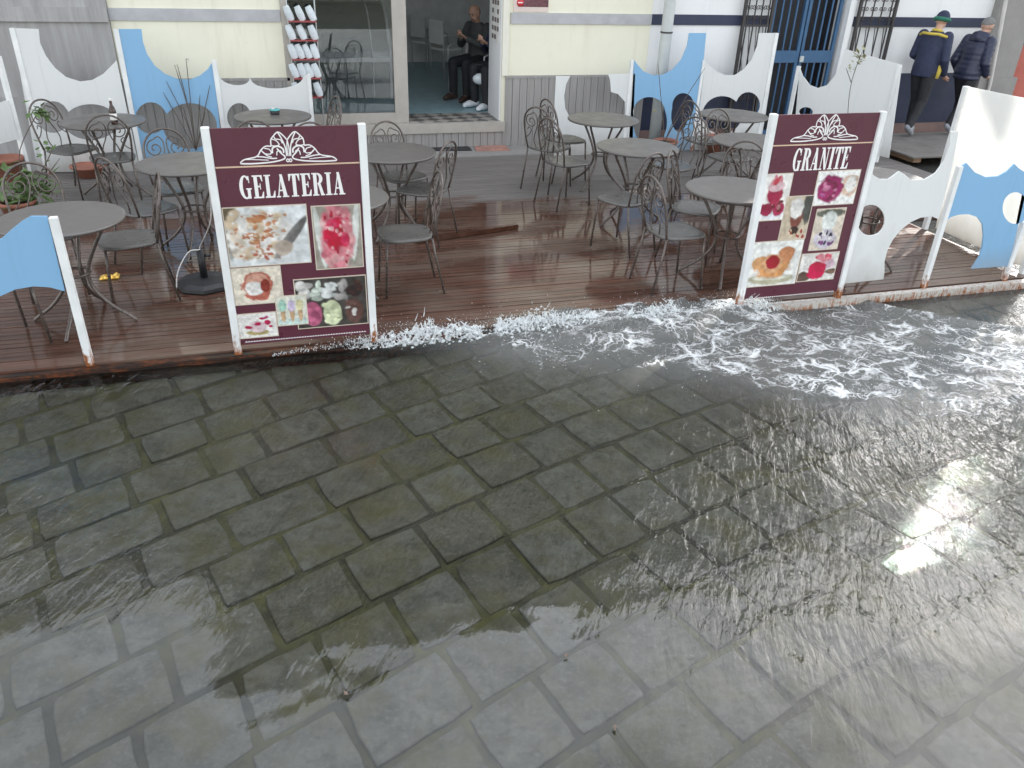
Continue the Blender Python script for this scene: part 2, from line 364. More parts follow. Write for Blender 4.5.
# ------------------------------------------------------------------ mesh builder
def wloc(o):
    v = Vector((0, 0, 0))
    while o is not None: v += o.location; o = o.parent
    return v
class MB:
    def __init__(s): s.v = []; s.f = []; s.sm = []
    def add(s, vs_, fs, smooth=False, xf=None):
        o = len(s.v)
        s.v += [tuple(xf @ Vector(q)) if xf else tuple(q) for q in vs_]
        s.f += [tuple(o+i for i in f) for f in fs]; s.sm += [smooth]*len(fs); return s
    def box(s, a, b, xf=None, bev=0.):
        (x0, y0, z0), (x1, y1, z1) = a, b
        if bev <= 0:
            vs_ = [(x, y, z) for z in (z0, z1) for y in (y0, y1) for x in (x0, x1)]
            return s.add(vs_, [(0, 2, 3, 1), (4, 5, 7, 6), (0, 1, 5, 4), (2, 6, 7, 3), (0, 4, 6, 2), (1, 3, 7, 5)], False, xf)
        bm = bmesh.new(); bmesh.ops.create_cube(bm, size=1)
        for q in bm.verts: q.co = Vector(((x0+x1)/2+q.co.x*(x1-x0), (y0+y1)/2+q.co.y*(y1-y0), (z0+z1)/2+q.co.z*(z1-z0)))
        bmesh.ops.bevel(bm, geom=bm.edges[:], offset=bev, segments=2, affect='EDGES')
        bm.verts.index_update()
        s.add([q.co[:] for q in bm.verts], [[q.index for q in f.verts] for f in bm.faces], False, xf); bm.free(); return s
    def tube(s, pts, r, n=6, xf=None, closed=False, flat=1.):
        P = [Vector(p) for p in pts]; rs = r if isinstance(r, (list, tuple)) else [r]*len(P)
        vs_ = []; fs = []; N = len(P); ref = None
        for i, p in enumerate(P):
            if closed: d = P[(i+1) % N]-P[i-1]
            else: d = P[min(i+1, N-1)]-P[max(i-1, 0)]
            d = d.normalized() if d.length > 1e-9 else Vector((0, 0, 1))
            if ref is None: ref = d.orthogonal().normalized()
            a = ref-d*ref.dot(d); a = a.normalized() if a.length > 1e-6 else d.orthogonal().normalized(); ref = a; b = d.cross(a)
            vs_ += [p+(a*math.cos(2*math.pi*k/n)+b*flat*math.sin(2*math.pi*k/n))*rs[i] for k in range(n)]
        for i in range(N if closed else N-1):
            j = (i+1) % N
            fs += [(i*n+k, i*n+(k+1) % n, j*n+(k+1) % n, j*n+k) for k in range(n)]
        if not closed: fs += [tuple(range(n))[::-1], tuple((N-1)*n+k for k in range(n))]
        return s.add(vs_, fs, True, xf)
    def lathe(s, prof, n=24, xf=None, smooth=True):
        vs_ = [(r*math.cos(2*math.pi*k/n), r*math.sin(2*math.pi*k/n), z) for r, z in prof for k in range(n)]
        fs = [(i*n+k, i*n+(k+1) % n, (i+1)*n+(k+1) % n, (i+1)*n+k) for i in range(len(prof)-1) for k in range(n)]
        fs += [tuple(range(n))[::-1], tuple((len(prof)-1)*n+k for k in range(n))]
        return s.add(vs_, fs, smooth, xf)
    def plate(s, outer, holes, fn, t0, t1):
        """extrude a 2-D outline with holes; fn(u, v, t) -> 3-D point"""
        loops = [list(outer)]+[list(h) for h in holes]
        flat = [q for l in loops for q in l]
        tris = tessellate_polygon([[Vector((q[0], q[1], 0)) for q in l] for l in loops])
        n = len(flat)
        vs_ = [fn(u, v, t0) for u, v in flat]+[fn(u, v, t1) for u, v in flat]
        fs = [tuple(t) for t in tris]+[tuple(i+n for i in t)[::-1] for t in tris]
        o = 0
        for l in loops:
            k = len(l); fs += [(o+i, o+(i+1) % k, n+o+(i+1) % k, n+o+i) for i in range(k)]; o += k
        return s.add(vs_, fs)
    def ico(s, c, r, sub=1, sc=(1, 1, 1), rot=None):
        bm = bmesh.new(); bmesh.ops.create_icosphere(bm, subdivisions=sub, radius=r)
        q = rot or Matrix.Identity(3)
        bm.verts.index_update()
        s.add([Vector(c)+q @ Vector((v.co.x*sc[0], v.co.y*sc[1], v.co.z*sc[2])) for v in bm.verts], [[v.index for v in f.verts] for f in bm.faces], True); bm.free(); return s
    def build(s, name, mat, parent=None, fix=True):
        o0 = wloc(parent) if parent else Vector((0, 0, 0))
        me = bpy.data.meshes.new(name)
        me.from_pydata([tuple(Vector(v)-o0) for v in s.v], [], s.f)
        me.polygons.foreach_set('use_smooth', s.sm)
        if fix:
            bm = bmesh.new(); bm.from_mesh(me); bmesh.ops.recalc_face_normals(bm, faces=bm.faces); bm.to_mesh(me); bm.free()
        me.materials.append(M[mat] if isinstance(mat, str) else mat); me.update()
        o = bpy.data.objects.new(name, me); COL.objects.link(o); o.parent = parent
        return o
def tag(o, label=None, cat=None, group=None, kind=None):
    if label: o['label'] = label
    if cat: o['category'] = cat
    if group: o['group'] = group
    if kind: o['kind'] = kind
    return o
def thing(name, label, cat, loc=(0, 0, 0), group=None):
    o = bpy.data.objects.new(name, None); COL.objects.link(o); o.location = loc; o.empty_display_size = .1
    return tag(o, label, cat, group)
def children(o): return list(o.children)
def copy_tree(o, parent=None):
    c = o.copy(); COL.objects.link(c); c.parent = parent
    for ch in children(o): copy_tree(ch, c)
    return c

# ================================================================== SETTING
WATER_Z, STONE_Z = -.072, -.125
# --- ground sheet (moss filled joints show between the stones)
mb = MB(); xs = [-150, -10, 16, 150]; ys = [-150, -6, 10.0, 150]
mb.add([(-150, -150, -.1345), (150, -150, -.1345), (150, 150, -.1345), (-150, 150, -.1345)], [(0, 1, 2, 3)])
tag(mb.build('ground', 'joint'), kind='structure')

# --- paving stones in gently curving courses
def course(x, c): return c + .364*(x-1.2) - .03*(x-1.2)**2*(1 if x < 6 else .6)
cs = [3.77, 4.12, 4.47, 4.82, 5.17, 5.54, 5.9, 6.28]
low = [3.41, 3.03, 2.62, 2.25, 1.88, 1.50, 1.13, .75, .38, 0, -.38, -.76, -1.14, -1.52, -1.9, -2.3, -2.7, -3.1, -3.5]
cs = sorted(low+cs+[6.28+.37*k for k in range(1, 9)])
pv, pf, tone = [], [], []
for i in range(len(cs)-1):
    x = -7.0 + random.random()*.4
    while x < 11:
        wdt = random.choice((.29, .31, .33, .35)) * (random.choice((1.0, 1.12, 1.3)) if x < .2 else 1)
        gx = .012; gy = .013
        def P(xx, t):
            y0 = course(xx, cs[i]); y1 = course(xx, cs[i+1]); return y0+(y1-y0)*t
        x0, x1 = x+gx, x+wdt-gx
        ymid = P((x0+x1)/2, .5)
        if -3.3 < ymid < 8.6 and -7 < x:
            shear = -.105
            ring = []
            k = 5
            tt0, tt1 = gy/.37, 1-gy/.37
            edge = [(a, 0) for a in np.linspace(0, 1, k)]+[(1, b) for b in np.linspace(0, 1, k)[1:]]+[(a, 1) for a in np.linspace(1, 0, k)[1:]]+[(0, b) for b in np.linspace(1, 0, k)[1:-1]]
            ctr = [0, 0]
            zt = STONE_Z + random.uniform(-.006, .006); tiltx = random.uniform(-.012, .012); tilty = random.uniform(-.012, .012)
            for (a, b) in edge:
                rad = 1 - .035*(abs(2*a-1)*abs(2*b-1))**3
                aa = .5+(a-.5)*rad; bb = .5+(b-.5)*rad
                t = tt0+(tt1-tt0)*bb
                xx = x0+(x1-x0)*aa + shear*(t-.5)*.9
                yy = P(xx, t)
                ring.append((xx+random.uniform(-.005, .005), yy+random.uniform(-.005, .005)))
            cx = sum(q[0] for q in ring)/len(ring); cy = sum(q[1] for q in ring)/len(ring)
            n = len(ring); o = len(pv); tn = random.random()
            for sc, dz in ((1.0, -.03), (.988, -.005), (.965, -.001), (.93, 0), (.5, random.uniform(-.001, .002))):
                for q in ring:
                    X = cx+(q[0]-cx)*sc; Y = cy+(q[1]-cy)*sc
                    pv.append((X, Y, zt+dz+tiltx*(X-cx)+tilty*(Y-cy)+(random.uniform(-.0015, .0015) if sc > .6 else 0))); tone.append(tn)
            pv.append((cx, cy, zt+random.uniform(0, .002))); tone.append(tn)
            for rr in range(4):
                pf += [(o+rr*n+q, o+rr*n+(q+1) % n, o+(rr+1)*n+(q+1) % n, o+(rr+1)*n+q) for q in range(n)]
            pf += [(o+4*n+q, o+4*n+(q+1) % n, o+5*n) for q in range(n)]
        x += wdt
mb = MB(); mb.v = pv; mb.f = pf; mb.sm = [True]*len(pf)
pav = tag(mb.build('paving', 'paving', fix=False), kind='structure')
a = pav.data.attributes.new('tone', 'FLOAT', 'POINT'); a.data.foreach_set('value', tone)

# --- flood water: real waves, with foam and ripple strength stored per vertex
def axis(lo, a, b, hi, fine, coarse):
    return np.concatenate([np.arange(lo, a, coarse), np.arange(a, b, fine), np.arange(b, hi+coarse, coarse)])
gx = axis(-9, -3.0, 7.0, 15, .028, .4); gy = axis(-5, .7, 5.15, 9.4, .028, .4)
X, Y = np.meshgrid(gx, gy)
fb = np.interp(X, [-3, .2, .9, 1.5, 2.1, 2.7, 3.3, 4.0, 5.0, 9], [6, 6, 4.9, 4.45, 4.2, 3.85, 3.35, 3.1, 3.05, 3.0]) + .22*fbm(X*1.7, Y*1.7, 5)
foam = sstep(-.25, .55, Y-fb)
front = (X-4.34)*.62+(Y-5.07)*.78 + .05*fbm(X*2, Y*2, 9)           # the little bore running in from the right
foam = foam*(1-sstep(-.02, .05, front))
crest = np.exp(-(front/.035)**2)*sstep(4.0, 4.5, X)
foam = np.clip(foam*(.8+.25*fbm(X*1.2, Y*1.2, 21)), 0, 1)
foam = np.maximum(foam, crest*1.25*(.6+.4*vnoise(X*14, Y*14, 31)))
foam = np.maximum(foam, 1.15*np.exp(-((Y-4.97)/.05)**2)*sstep(.45, .8, X)*(1-sstep(3.5, 3.9, X)))
rip = np.clip(.12 + .38*sstep(2.3, 3.3, Y+.15*fbm(X*1.3, Y*1.3, 91)) + .75*sstep(-1.1, .4, Y-fb) + .35*sstep(3.6, 4.6, Y) + .55*np.exp(-(((X-3.15)/.55)**2+((Y-2.55)/.38)**2)) + .36*sstep(.7, 1.9, X)*sstep(1.3, 2.1, Y), 0, 1)
rip *= .75+.5*vnoise(X*1.1, Y*1.1, 41)
ca, sa = math.cos(R(62)), math.sin(R(62)); U = X*ca+Y*sa; V = -X*sa+Y*ca
Z = WATER_Z + .0075*fbm(X*.9+3, Y*1.5, 3, 3, .42) + .0030*fbm(X*2.4, Y*4.0, 77, 4, .5) + rip*(.0065*fbm(U*1.9, V*4.2, 12, 4, .5) + .0028*fbm(U*5, V*13, 15, 3))
Z += foam*.012*(.4+fbm(X*5, Y*5, 51, 4)) + crest*.03
env2 = sstep(1.0, 1.9, X)*(1-sstep(3.35, 3.6, X))
Z += (.035+.040*env2)*sstep(4.6, 4.98, Y)*sstep(.5, .9, X)*(1-sstep(3.4, 3.9, X))
Z += .034*sstep(4.65, 4.97, Y)*(1-sstep(.5, .9, X))
wash = env2*(1-sstep(5.06, 5.13, Y+.10*fbm(X*4, Y*4, 101)-.10*(env2-.5)))
Z = np.where(Y > 4.985, np.where(wash > .5, .0045+.006*(fbm(X*9, Y*9, 103)+.3).clip(0), -.035), np.minimum(Z, .004+.05*env2))
foam = np.where((Y > 4.9) & (Y < 5.4), np.maximum(foam, .95*wash*(.55+.6*vnoise(X*6, Y*6, 105))), foam)
milk = np.clip(.75*foam + .25*rip*sstep(-.6, .3, Y-fb), 0, 1)
ny, nx = X.shape
mb = MB(); mb.v = list(zip(X.ravel().tolist(), Y.ravel().tolist(), Z.ravel().tolist()))
mb.f = [(j*nx+i, j*nx+i+1, (j+1)*nx+i+1, (j+1)*nx+i) for j in range(ny-1) for i in range(nx-1)]; mb.sm = [True]*len(mb.f)
water = tag(mb.build('water', 'water', fix=False), kind='structure')
a = water.data.attributes.new('flow', 'FLOAT_COLOR', 'POINT')
a.data.foreach_set('color', np.stack([foam, np.clip(rip, 0, 1), milk, np.ones_like(foam)], -1).ravel())

# --- pavement between the deck and the facades
YF = 10.45
mb = MB(); mb.box((-9, 9.97, -.15), (30, YF, .015)); mb.box((-9, YF+.02, -.15), (30, 40, .006))
tag(mb.build('pavement', 'concrete'), kind='structure')

# ================================================================== WOODEN DECK
deck = thing('wooden_deck', 'wooden terrace deck, soaked red brown in front and dry grey behind', 'deck', (1.5, 5.0, 0))
mb = MB(); y = 5.03; k = 0
while y < 9.93:
    xr = 6.22 if y < 6.7 else 8.0
    mb.box((-4.5, y, -.03), (xr, y+.060, random.uniform(-.0025, .0005))); y += .067; k += 1
mb.build('planking', 'deck', deck)
mb = MB(); mb.box((-4.5, 5.02, -.07), (6.2, 9.95, -.05)); mb.box((6.2, 6.7, -.07), (8.0, 9.95, -.05)); mb.build('underframe', 'dark', deck)
def mat_rust_front():
    t = NT('wet_rusty_steel'); p = t.pos(); z = t.sep(p)[2]
    n = t.noise(t.mapv((2.2, 6, 30)), 1.6, 6, .7)
    c = t.mix(t.rng(n, .42, .6), (.008, .006, .005), (.13, .038, .012)); c = t.mix(t.rng(t.noise(p, 30, 4), .42, .62), c, (.016, .008, .006))
    t.pbr(Base_Color=c, Roughness=.3); return t.m
M['rust_front'] = mat_rust_front()
mb = MB(); mb.box((-4.5, 4.965, -.15), (3.36, 5.02, -.012)); mb.box((-4.5, 4.955, -.058), (3.36, 4.965, -.034)); mb.build('front_beam', 'rust_front', deck)
mb = MB(); mb.box((3.36, 4.955, -.075), (6.26, 5.02, -.008), bev=.004); mb.build('white_beam', 'rust_beam', deck)
mb = MB(); mb.box((6.21, 5.02, -.15), (6.26, 6.7, -.008)); mb.box((3.36, 4.97, -.15), (6.26, 5.015, -.076)); mb.build('side_beam', 'rust_front', deck)

# ================================================================== BUILDINGS
def boards(mb, x0, x1, z0, z1, w=.098, y=YF-.022):
    x = x0
    while x < x1-.005:
        e = min(x+w-.006, x1); mb.box((x, y+random.uniform(-.002, .002), z0), (e, YF-.001, z1)); x += w
XL = onY(110, 20, YF).x                 # corner of the yellow shop
XW = onY(286, 20, YF).x; XD = onY(501, 100, YF).x
XE = onY(650, 30, YF).x
ZS = onY(450, 122, YF).z; ZB0 = onY(560, 24, YF).z; ZB1 = onY(560, 13, YF).z; ZWN = onY(560, 76, YF).z
shop = thing('shop_building', 'pale yellow gelato shop with grey wainscot and glazed shopfront', 'building', ((XL+XE)/2, YF, 0))
mb = MB(); T = .25
mb.box((XL, YF, 0), (XW, YF+T, 8.7)); mb.box((XD, YF, 0), (XE, YF+T, 8.7)); mb.box((XW, YF, 2.75), (XD, YF+T, 8.7)); mb.box((XW, YF, 0), (XD, YF+T, ZS-.13))
mb.box((XL-.2, YF-.25, 8.7), (XE, YF+T, 8.85)); mb.build('wall', 'yellow_wall', shop)
mb = MB(); boards(mb, XL, XW-.02, .016, ZWN-.02); boards(mb, XW-.02, XD+.05, .016, ZS-.13); boards(mb, XD+.05, XE, .016, ZWN-.02)
mb.box((XL, YF-.03, ZWN-.02), (XW-.02, YF-.001, ZWN+.012)); mb.box((XD+.05, YF-.03, ZWN-.02), (XE, YF-.001, ZWN+.012))
mb.build('wainscot', 'wainscot', shop)
mb = MB(); mb.box((XL, YF-.02, ZB0), (XW-.06, YF-.001, ZB1)); mb.build('stone_band', 'band_stone', shop); mb = MB(); mb.box((XD+.1, YF-.02, ZB0), (XE, YF-.001, ZB1)); mb.build('stone_band', 'band_stone', shop)
mb = MB(); mb.box((XD-.005, YF-.03, ZWN+.013), (XD+.075, YF-.001, 2.8)); mb.build('door_trim', 'trim', shop)
# upper windows with shutters (seen mirrored in the flood)
for x in (-.2, 1.6, 3.6):
    for z in (3.6, 6.3):
        mb = MB(); mb.box((x-.5, YF-.012, z), (x+.5, YF-.002, z+1.5)); w_ = mb.build('window', 'dark', shop)
        for sx in (-1.0, .51): mb = MB(); mb.box((x+sx, YF-.05, z), (x+sx+.49, YF-.003, z+1.5)); mb.build('shutter', 'wainscot', w_)
# shopfront: sill, frame, glass, reveal
mb = MB(); mb.box((XW-.06, YF-.05, ZS-.13), (XD+.05, YF+.02, ZS-.004), bev=.004); mb.build('sill', 'frame', shop)
YI = 11.03
mb = MB(); mb.box((XW, YF+.021, ZS-.06), (XD, YI, ZS)); mb.build('threshold', 'sill_tile', shop)
fr_ = MB(); xm0, xm1 = onY(393, 60, YF+.05).x, onY(407, 60, YF+.05).x
ZG0 = onY(360, 113, YF+.05).z
fr_.box((xm0, YF+.02, ZS), (xm1, YF+.09, 2.75), bev=.004); fr_.box((XW+.05, YF+.02, ZS), (xm0, YF+.09, ZG0)); fr_.box((XW-.055, YF-.03, ZS-.004), (XW+.02, YF+.09, 2.75), bev=.004)
win = fr_.build('shop_window', 'frame', shop)
mb = MB(); mb.box((XW+.02, YF+.05, ZG0), (xm0, YF+.058, 2.75)); mb.build('pane', 'glass', win)
mb = MB(); mb.box((XD-.02, YF+.021, ZS), (XD+.002, YI, 2.75)); mb.build('door_reveal', 'white_wall', shop)
# interior
mb = MB(); mb.box((-.6, YI, ZS-.1), (5.4, 16, ZS-.002)); mb.build('shop_floor', 'teal_floor', shop)
mb = MB(); mb.box((-.6, 16, 0), (5.4, 16.1, 3.1)); mb.box((-.7, YF+T, 0), (-.6, 16, 3.1)); mb.box((4.6, YF+T, 0), (4.7, 16, 3.1)); mb.box((-.6, YF+T, 3.0), (5.4, 16, 3.1))
mb.box((XD+.003, YF+T+.001, 0), (4.6, YI, 3.0)); mb.build('shop_room', 'room', shop)

# left grey building
lb = thing('stone_building', 'streaky grey stone building at the left of the yellow shop', 'building', (-4, YF, 0))
mb = MB(); mb.box((-9, YF-.06, 0), (XL-.004, YF+1, 6.6)); mb.build('wall', 'left_stone', lb)
mb = MB(); mb.box((-9, YF-.10, ZB0-.01), (XL-.004, YF-.061, ZB1+.005)); mb.build('stone_band', 'left_stone', lb); mb = MB(); mb.box((-9, YF-.12, 0), (XL-.02, YF-.061, onY(60, 95, YF).z)); mb.build('plinth', 'left_stone', lb)

# white building with navy band, dado and gateway
XR = onY(984, 40, YF).x
GX0, GX1 = onY(772, 20, YF).x, onY(838, 40, YF).x
ZD1 = onY(930, 73, YF).z; ZD0 = onY(930, 122, YF).z
wb = thing('white_building', 'white house with navy band and navy dado beside the yellow shop', 'building', ((XE+XR)/2, YF, 0))
mb = MB(); mb.box((XE+.003, YF+.004, 0), (GX0, YF+T, 8.9)); mb.box((GX1+.05, YF+.004, 0), (XR, YF+T, 8.9)); mb.box((GX0, YF+.004, 2.6), (GX1+.05, YF+T, 8.5)); mb.build('wall', 'white_wall', wb)
mb = MB(); mb.box((XE+.003, YF-.012, ZB0), (GX0-.06, YF+.003, ZB1)); mb.build('navy_band', 'navy', wb); mb = MB(); mb.box((GX1+.17, YF-.012, ZB0), (XR, YF+.003, ZB1)); mb.build('navy_band', 'navy', wb)
mb = MB(); mb.box((XE+.003, YF-.012, ZD0), (GX0-.06, YF+.003, ZD1)); mb.build('dado', 'navy', wb); mb = MB(); mb.box((GX1+.17, YF-.012, ZD0), (XR, YF+.003, ZD1)); mb.build('dado', 'navy', wb)
mb = MB(); mb.box((XE+.003, YF-.03, .016), (GX0-.06, YF+.003, ZD0-.002)); mb.build('plinth', simple('red_plinth', (.24, .16, .14), .8), wb); mb = MB(); mb.box((GX1+.17, YF-.03, .016), (XR, YF+.003, ZD0-.002)); mb.build('plinth', bpy.data.materials['red_plinth'], wb)
mb = MB(); mb.box((GX1+.05, YF-.05, 0), (GX1+.14, YF+.003, 2.6)); mb.build('gate_jamb', 'white_wall', wb)
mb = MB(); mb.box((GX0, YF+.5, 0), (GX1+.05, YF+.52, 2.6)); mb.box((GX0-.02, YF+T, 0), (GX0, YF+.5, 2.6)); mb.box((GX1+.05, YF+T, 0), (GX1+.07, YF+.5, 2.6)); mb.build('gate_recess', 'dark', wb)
for x in (5.8, 9.2):
    for z in (3.6, 6.1):
        mb = MB(); mb.box((x-.5, YF-.012, z), (x+.5, YF+.003, z+1.5)); mb.build('window', 'dark', wb)

gate = thing('gate', 'tall blue barred iron gate in the white house', 'gate', ((GX0+GX1)/2, YF, 0))
mb = MB(); w = GX1-GX0
for i in range(2):
    x0 = GX0+.01+i*w/2; x1 = x0+w/2-.02
    for x in (x0, x1-.045): mb.box((x, YF+.03, .05), (x+.045, YF+.07, 2.58))
    for z in (.05, 2.5): mb.box((x0+.045, YF+.035, z), (x1-.045, YF+.065, z+.06))
    zc0, zc1 = onY(800, 63, YF).z, onY(800, 51, YF).z
    mb.box((x0+.045, YF+.033, zc0), (x1-.045, YF+.067, zc1))
mb.build('gate_frame', 'gate', gate)
for i in range(2):
    x0 = GX0+.055+i*w/2; x1 = x0+w/2-.11
    for j in range(1, 4):
        x = x0+(x1-x0)*j/4
        mb = MB(); mb.box((x-.011, YF+.042, .11), (x+.011, YF+.058, 2.5)); mb.build('bar', 'gate', gate)
mb = MB(); p = onY(802, 60, YF); mb.box((p.x-.03, YF+.0, p.z-.03), (p.x+.03, YF+.03, p.z+.05), bev=.005); mb.build('lock', 'mast', gate)

def spiral(cx, cz, r0, r1, a0, turns, n=16):
    return [(cx+(r0+(r1-r0)*k/n)*math.cos(a0+turns*2*math.pi*k/n), cz+(r0+(r1-r0)*k/n)*math.sin(a0+turns*2*math.pi*k/n)) for k in range(n+1)]
def grille(label, x0, x1, nb):
    g = thing('iron_grille', label, 'grille', ((x0+x1)/2, YF-.08, .3), 'folding iron grilles beside the blue gate')
    y = YF-.08; mb = MB()
    for z in (.35, .80, 1.50, 2.45): mb.box((x0, y-.012, z), (x1, y+.012, z+.025))
    mb.box((x0, y-.02, ZWN-.12), (x1, y-.013, ZWN-.02)) if nb > 3 else None
    for x in (x0, x1): mb.box((x-.018, y-.02, .02), (x+.018, y+.02, 2.5))
    mb.build('grille_frame', 'grille', g)
    for j in range(nb):
        x = x0+(x1-x0)*(j+.5)/nb
        mb = MB(); mb.box((x-.007, y-.007, .38), (x+.007, y+.007, 2.45))
        for zc in (1.62, 1.74, 1.86, .72, .60):
            for sgn in (1, -1):
                mb.tube([(x+sgn*.03+sgn*(q[0]), y-.012, q[1]) for q in spiral(0, zc, .032, .008, math.pi, 1.2, 10)], .006, 4)
        mb.tube([(x-.05, y, 1.5), (x-.02, y-.01, 1.2), (x+.045, y-.01, .84)], .006, 4)
        mb.build('scroll_bar', 'grille', g)
grille('black scrolled iron grille folded back on the wall left of the blue gate', onY(742, 30, YF-.08).x, GX0-.07, 4)
grille('black scrolled iron grille right of the blue gate, behind the walkers', GX1+.19, onY(893, 20, YF-.08).x, 4)

# grey pillar, pipes, red wall beyond
XP1 = onY(1013, 60, YF).x
pl_ = thing('stone_pillar', 'grey stone pillar at the right end of the white house', 'pillar', ((XR+XP1)/2, YF, 0))
mb = MB(); mb.box((XR+.003, YF-.10, 0), (XP1, YF+.4, 4.3)); mb.build('shaft', 'concrete', pl_)
mb = MB(); mb.box((XR-.02, YF-.16, 0), (XP1+.03, YF-.101, onY(1000, 76, YF).z)); mb.build('plinth', 'concrete', pl_); mb = MB(); mb.box((XR-.05, YF-.15, 4.3), (XP1+.05, YF+.45, 4.45)); mb.build('coping', 'concrete', pl_)
a_, b_ = onY(1006, 0, YF-.2), onY(988, 85, YF-.2)
mb = MB(); mb.tube([(a_.x, YF-.2, 3.6), (a_.x, YF-.2, a_.z), (b_.x+.03, YF-.2, b_.z), (b_.x+.03, YF-.2, .02)], .028, 8); tag(mb.build('drainpipe', 'pipe'), 'pale drainpipe running down the grey stone pillar', 'pipe')
rw = thing('red_wall', 'red painted wall with a dark shutter beyond the grey pillar', 'wall', (XP1+1.2, YF+.3, 0))
mb = MB(); mb.box((XP1+.003, YF+.1, 0), (XP1+6, YF+.5, onY(1018, 46, YF).z)); mb.build('wall', 'red_wall', rw)
mb = MB(); mb.box((XP1+.003, YF+.12, onY(1018, 46, YF).z), (XP1+6, YF+.4, 2.6)); mb.build('shutter', 'dark', rw)

tb_ = thing('sun_gap_wall', 'unseen wall added at the far right to leave the sun a gap', 'building', (20, YF, 0))
mb = MB(); mb.box((14.7, YF, 0), (34, YF+.35, 8.9)); mb.build('wall', 'white_wall', tb_)  # out-of-view wall, added to hold back the sun right of the gap
mb = MB()
for x0, x1, z0, z1 in ((XP1+.01, 11.7, 5.15, 8.9), (11.7, 12.5, 5.6, 8.9), (12.5, 13.45, 6.25, 8.9), (13.45, 14.08, 6.25, 7.42), (13.45, 14.08, 8.12, 8.9), (14.08, 14.7, 6.25, 8.9)): mb.box((x0, YF+.02, z0), (x1, YF+.09, z1))
mb.build('sun_gap_mask', 'white_wall', tb_)  # added slabs, cut so sun reaches only the glint and the side screen
for x in (16, 19, 22):
    for z in (1.2, 4.0, 6.6):
        mb = MB(); mb.box((x-.5, YF-.012, z), (x+.5, YF-.001, z+1.5)); mb.build('window', 'dark', tb_)

# raised plank walkway where the two men walk
wk = thing('plank_walkway', 'raised walkway of grey planks on brown pallets at the right', 'walkway', (9.3, 9.6, 0))
mb = MB(); p0 = onZ(880, 150, .1)
for j in range(13):
    yy = 8.72+j*.098; mb.box((8.05, yy, .078), (14, yy+.09, .1+random.uniform(-.002, .002)))
mb.build('planking', simple('dry_plank', (.16, .148, .135), .8, var=.2, nscale=5), wk)
mb = MB()
for x in np.arange(8.1, 14, .55): mb.box((x, 8.75, .016), (x+.12, 9.95, .076))
mb.build('pallet', simple('pallet_wood', (.20, .12, .07), .8, var=.2), wk)

# lamp mast in front of the white house
p = onY(661, 80, 10.2)
mb = MB(); mb.tube([(p.x, 10.2, 0), (p.x, 10.2, 1.0), (p.x, 10.2, 5.5)], [.078, .075, .06], 14); mast = mb.build('mast', 'mast')
tag(mast, 'grey metal pole standing in front of the white house wall', 'pole')
mb = MB(); z = onY(668, 33, 10.2).z; mb.lathe([(.079, z), (.081, z+.004), (.081, z+.016), (.079, z+.02)], 14, Matrix.Translation((p.x, 10.2, 0))); mb.build('strap', 'grille', mast)

# mats on the pavement
def mat_px(name, label, pts, mt, z=.02):
    mb = MB(); q = [onZ(*p_, z) for p_ in pts]
    mb.add([(*v.xy, z+.008) for v in q]+[(*v.xy, .0155) for v in q], [(0, 1, 2, 3), (7, 6, 5, 4)]+[(i, (i+1) % 4, 4+(i+1) % 4, 4+i) for i in range(4)])
    tag(mb.build(name, mt), label, 'mat')
mat_px('doormat', 'dark grey doormat on the pavement below the shop door', [(419, 151), (472, 150.5), (466, 144), (419, 145)], 'black')
mat_px('doormat', 'worn pinkish red mat beside the dark doormat', [(476, 151), (510, 150.5), (504, 144.5), (474, 145)], simple('red_mat', (.36, .19, .15), .9, var=.3, nscale=9))

# ================================================================== SCREENS
def ell(cx, cy, rx, ry, n=26, a0=0, a1=2*math.pi): return [(cx+rx*math.cos(a0+(a1-a0)*k/n), cy+ry*math.sin(a0+(a1-a0)*k/n)) for k in range(n + (0 if abs(a1-a0-2*math.pi) < 1e-6 else 1))]
def cloud(circs, n=48):
    cx = sum(c[0] for c in circs)/len(circs); cy = sum(c[1] for c in circs)/len(circs); out = []
    for k in range(n):
        d = (math.cos(2*math.pi*k/n), math.sin(2*math.pi*k/n)); best = 1
        for (x, y, rx, ry) in circs:
            ax, ay = (cx-x)/rx, (cy-y)/ry; bx, by = d[0]/rx, d[1]/ry
            A = bx*bx+by*by; B = ax*bx+ay*by; C = ax*ax+ay*ay-1; D = B*B-A*C
            if D > 0: best = max(best, (-B+math.sqrt(D))/A)
        out.append((cx+d[0]*best, cy+d[1]*best))
    return out
def arc(p0, p1, low, n=16):
    """concave scallop from p0 to p1 hanging down (or up) to y = low at its middle"""
    out = []
    for k in range(n+1):
        t = k/n; a = math.pi*t
        bx = (p0[0]+p1[0])/2-(p1[0]-p0[0])/2*math.cos(a)
        by = p0[1]+(p1[1]-p0[1])*t; mid = (p0[1]+p1[1])/2
        out.append((bx, by+(low-mid)*math.sin(a)))
    return out
def screen(label, Y, outline, holes, mt, posts=(), group='scalloped terrace screens', postmat='post', thick=.012):
    """a board cut to a scalloped outline standing in the vertical plane at depth Y, with its steel posts"""
    lo = [onY(*q, Y) for q in outline]; hs_ = [[onY(*q, Y) for q in h] for h in holes]
    bx = sum(v.x for v in lo)/len(lo)
    e = thing('screen_panel', label, 'screen', (bx, Y, 0), group)
    mb = MB(); mb.plate([(v.x, v.z) for v in lo], [[(v.x, v.z) for v in h] for h in hs_], lambda u, v, t: (u, t, v), Y-thick/2, Y+thick/2)
    mb.build('board', mt, e)
    for (tx, ty, w) in posts:
        v = onY(tx, ty, Y); mb = MB(); mb.box((v.x-w/2, Y-.022, -.012 if Y < 6 else -.003), (v.x+w/2, Y+.022, v.z), bev=.003); mb.build('post', postmat, e)
    return e
YB = 9.88
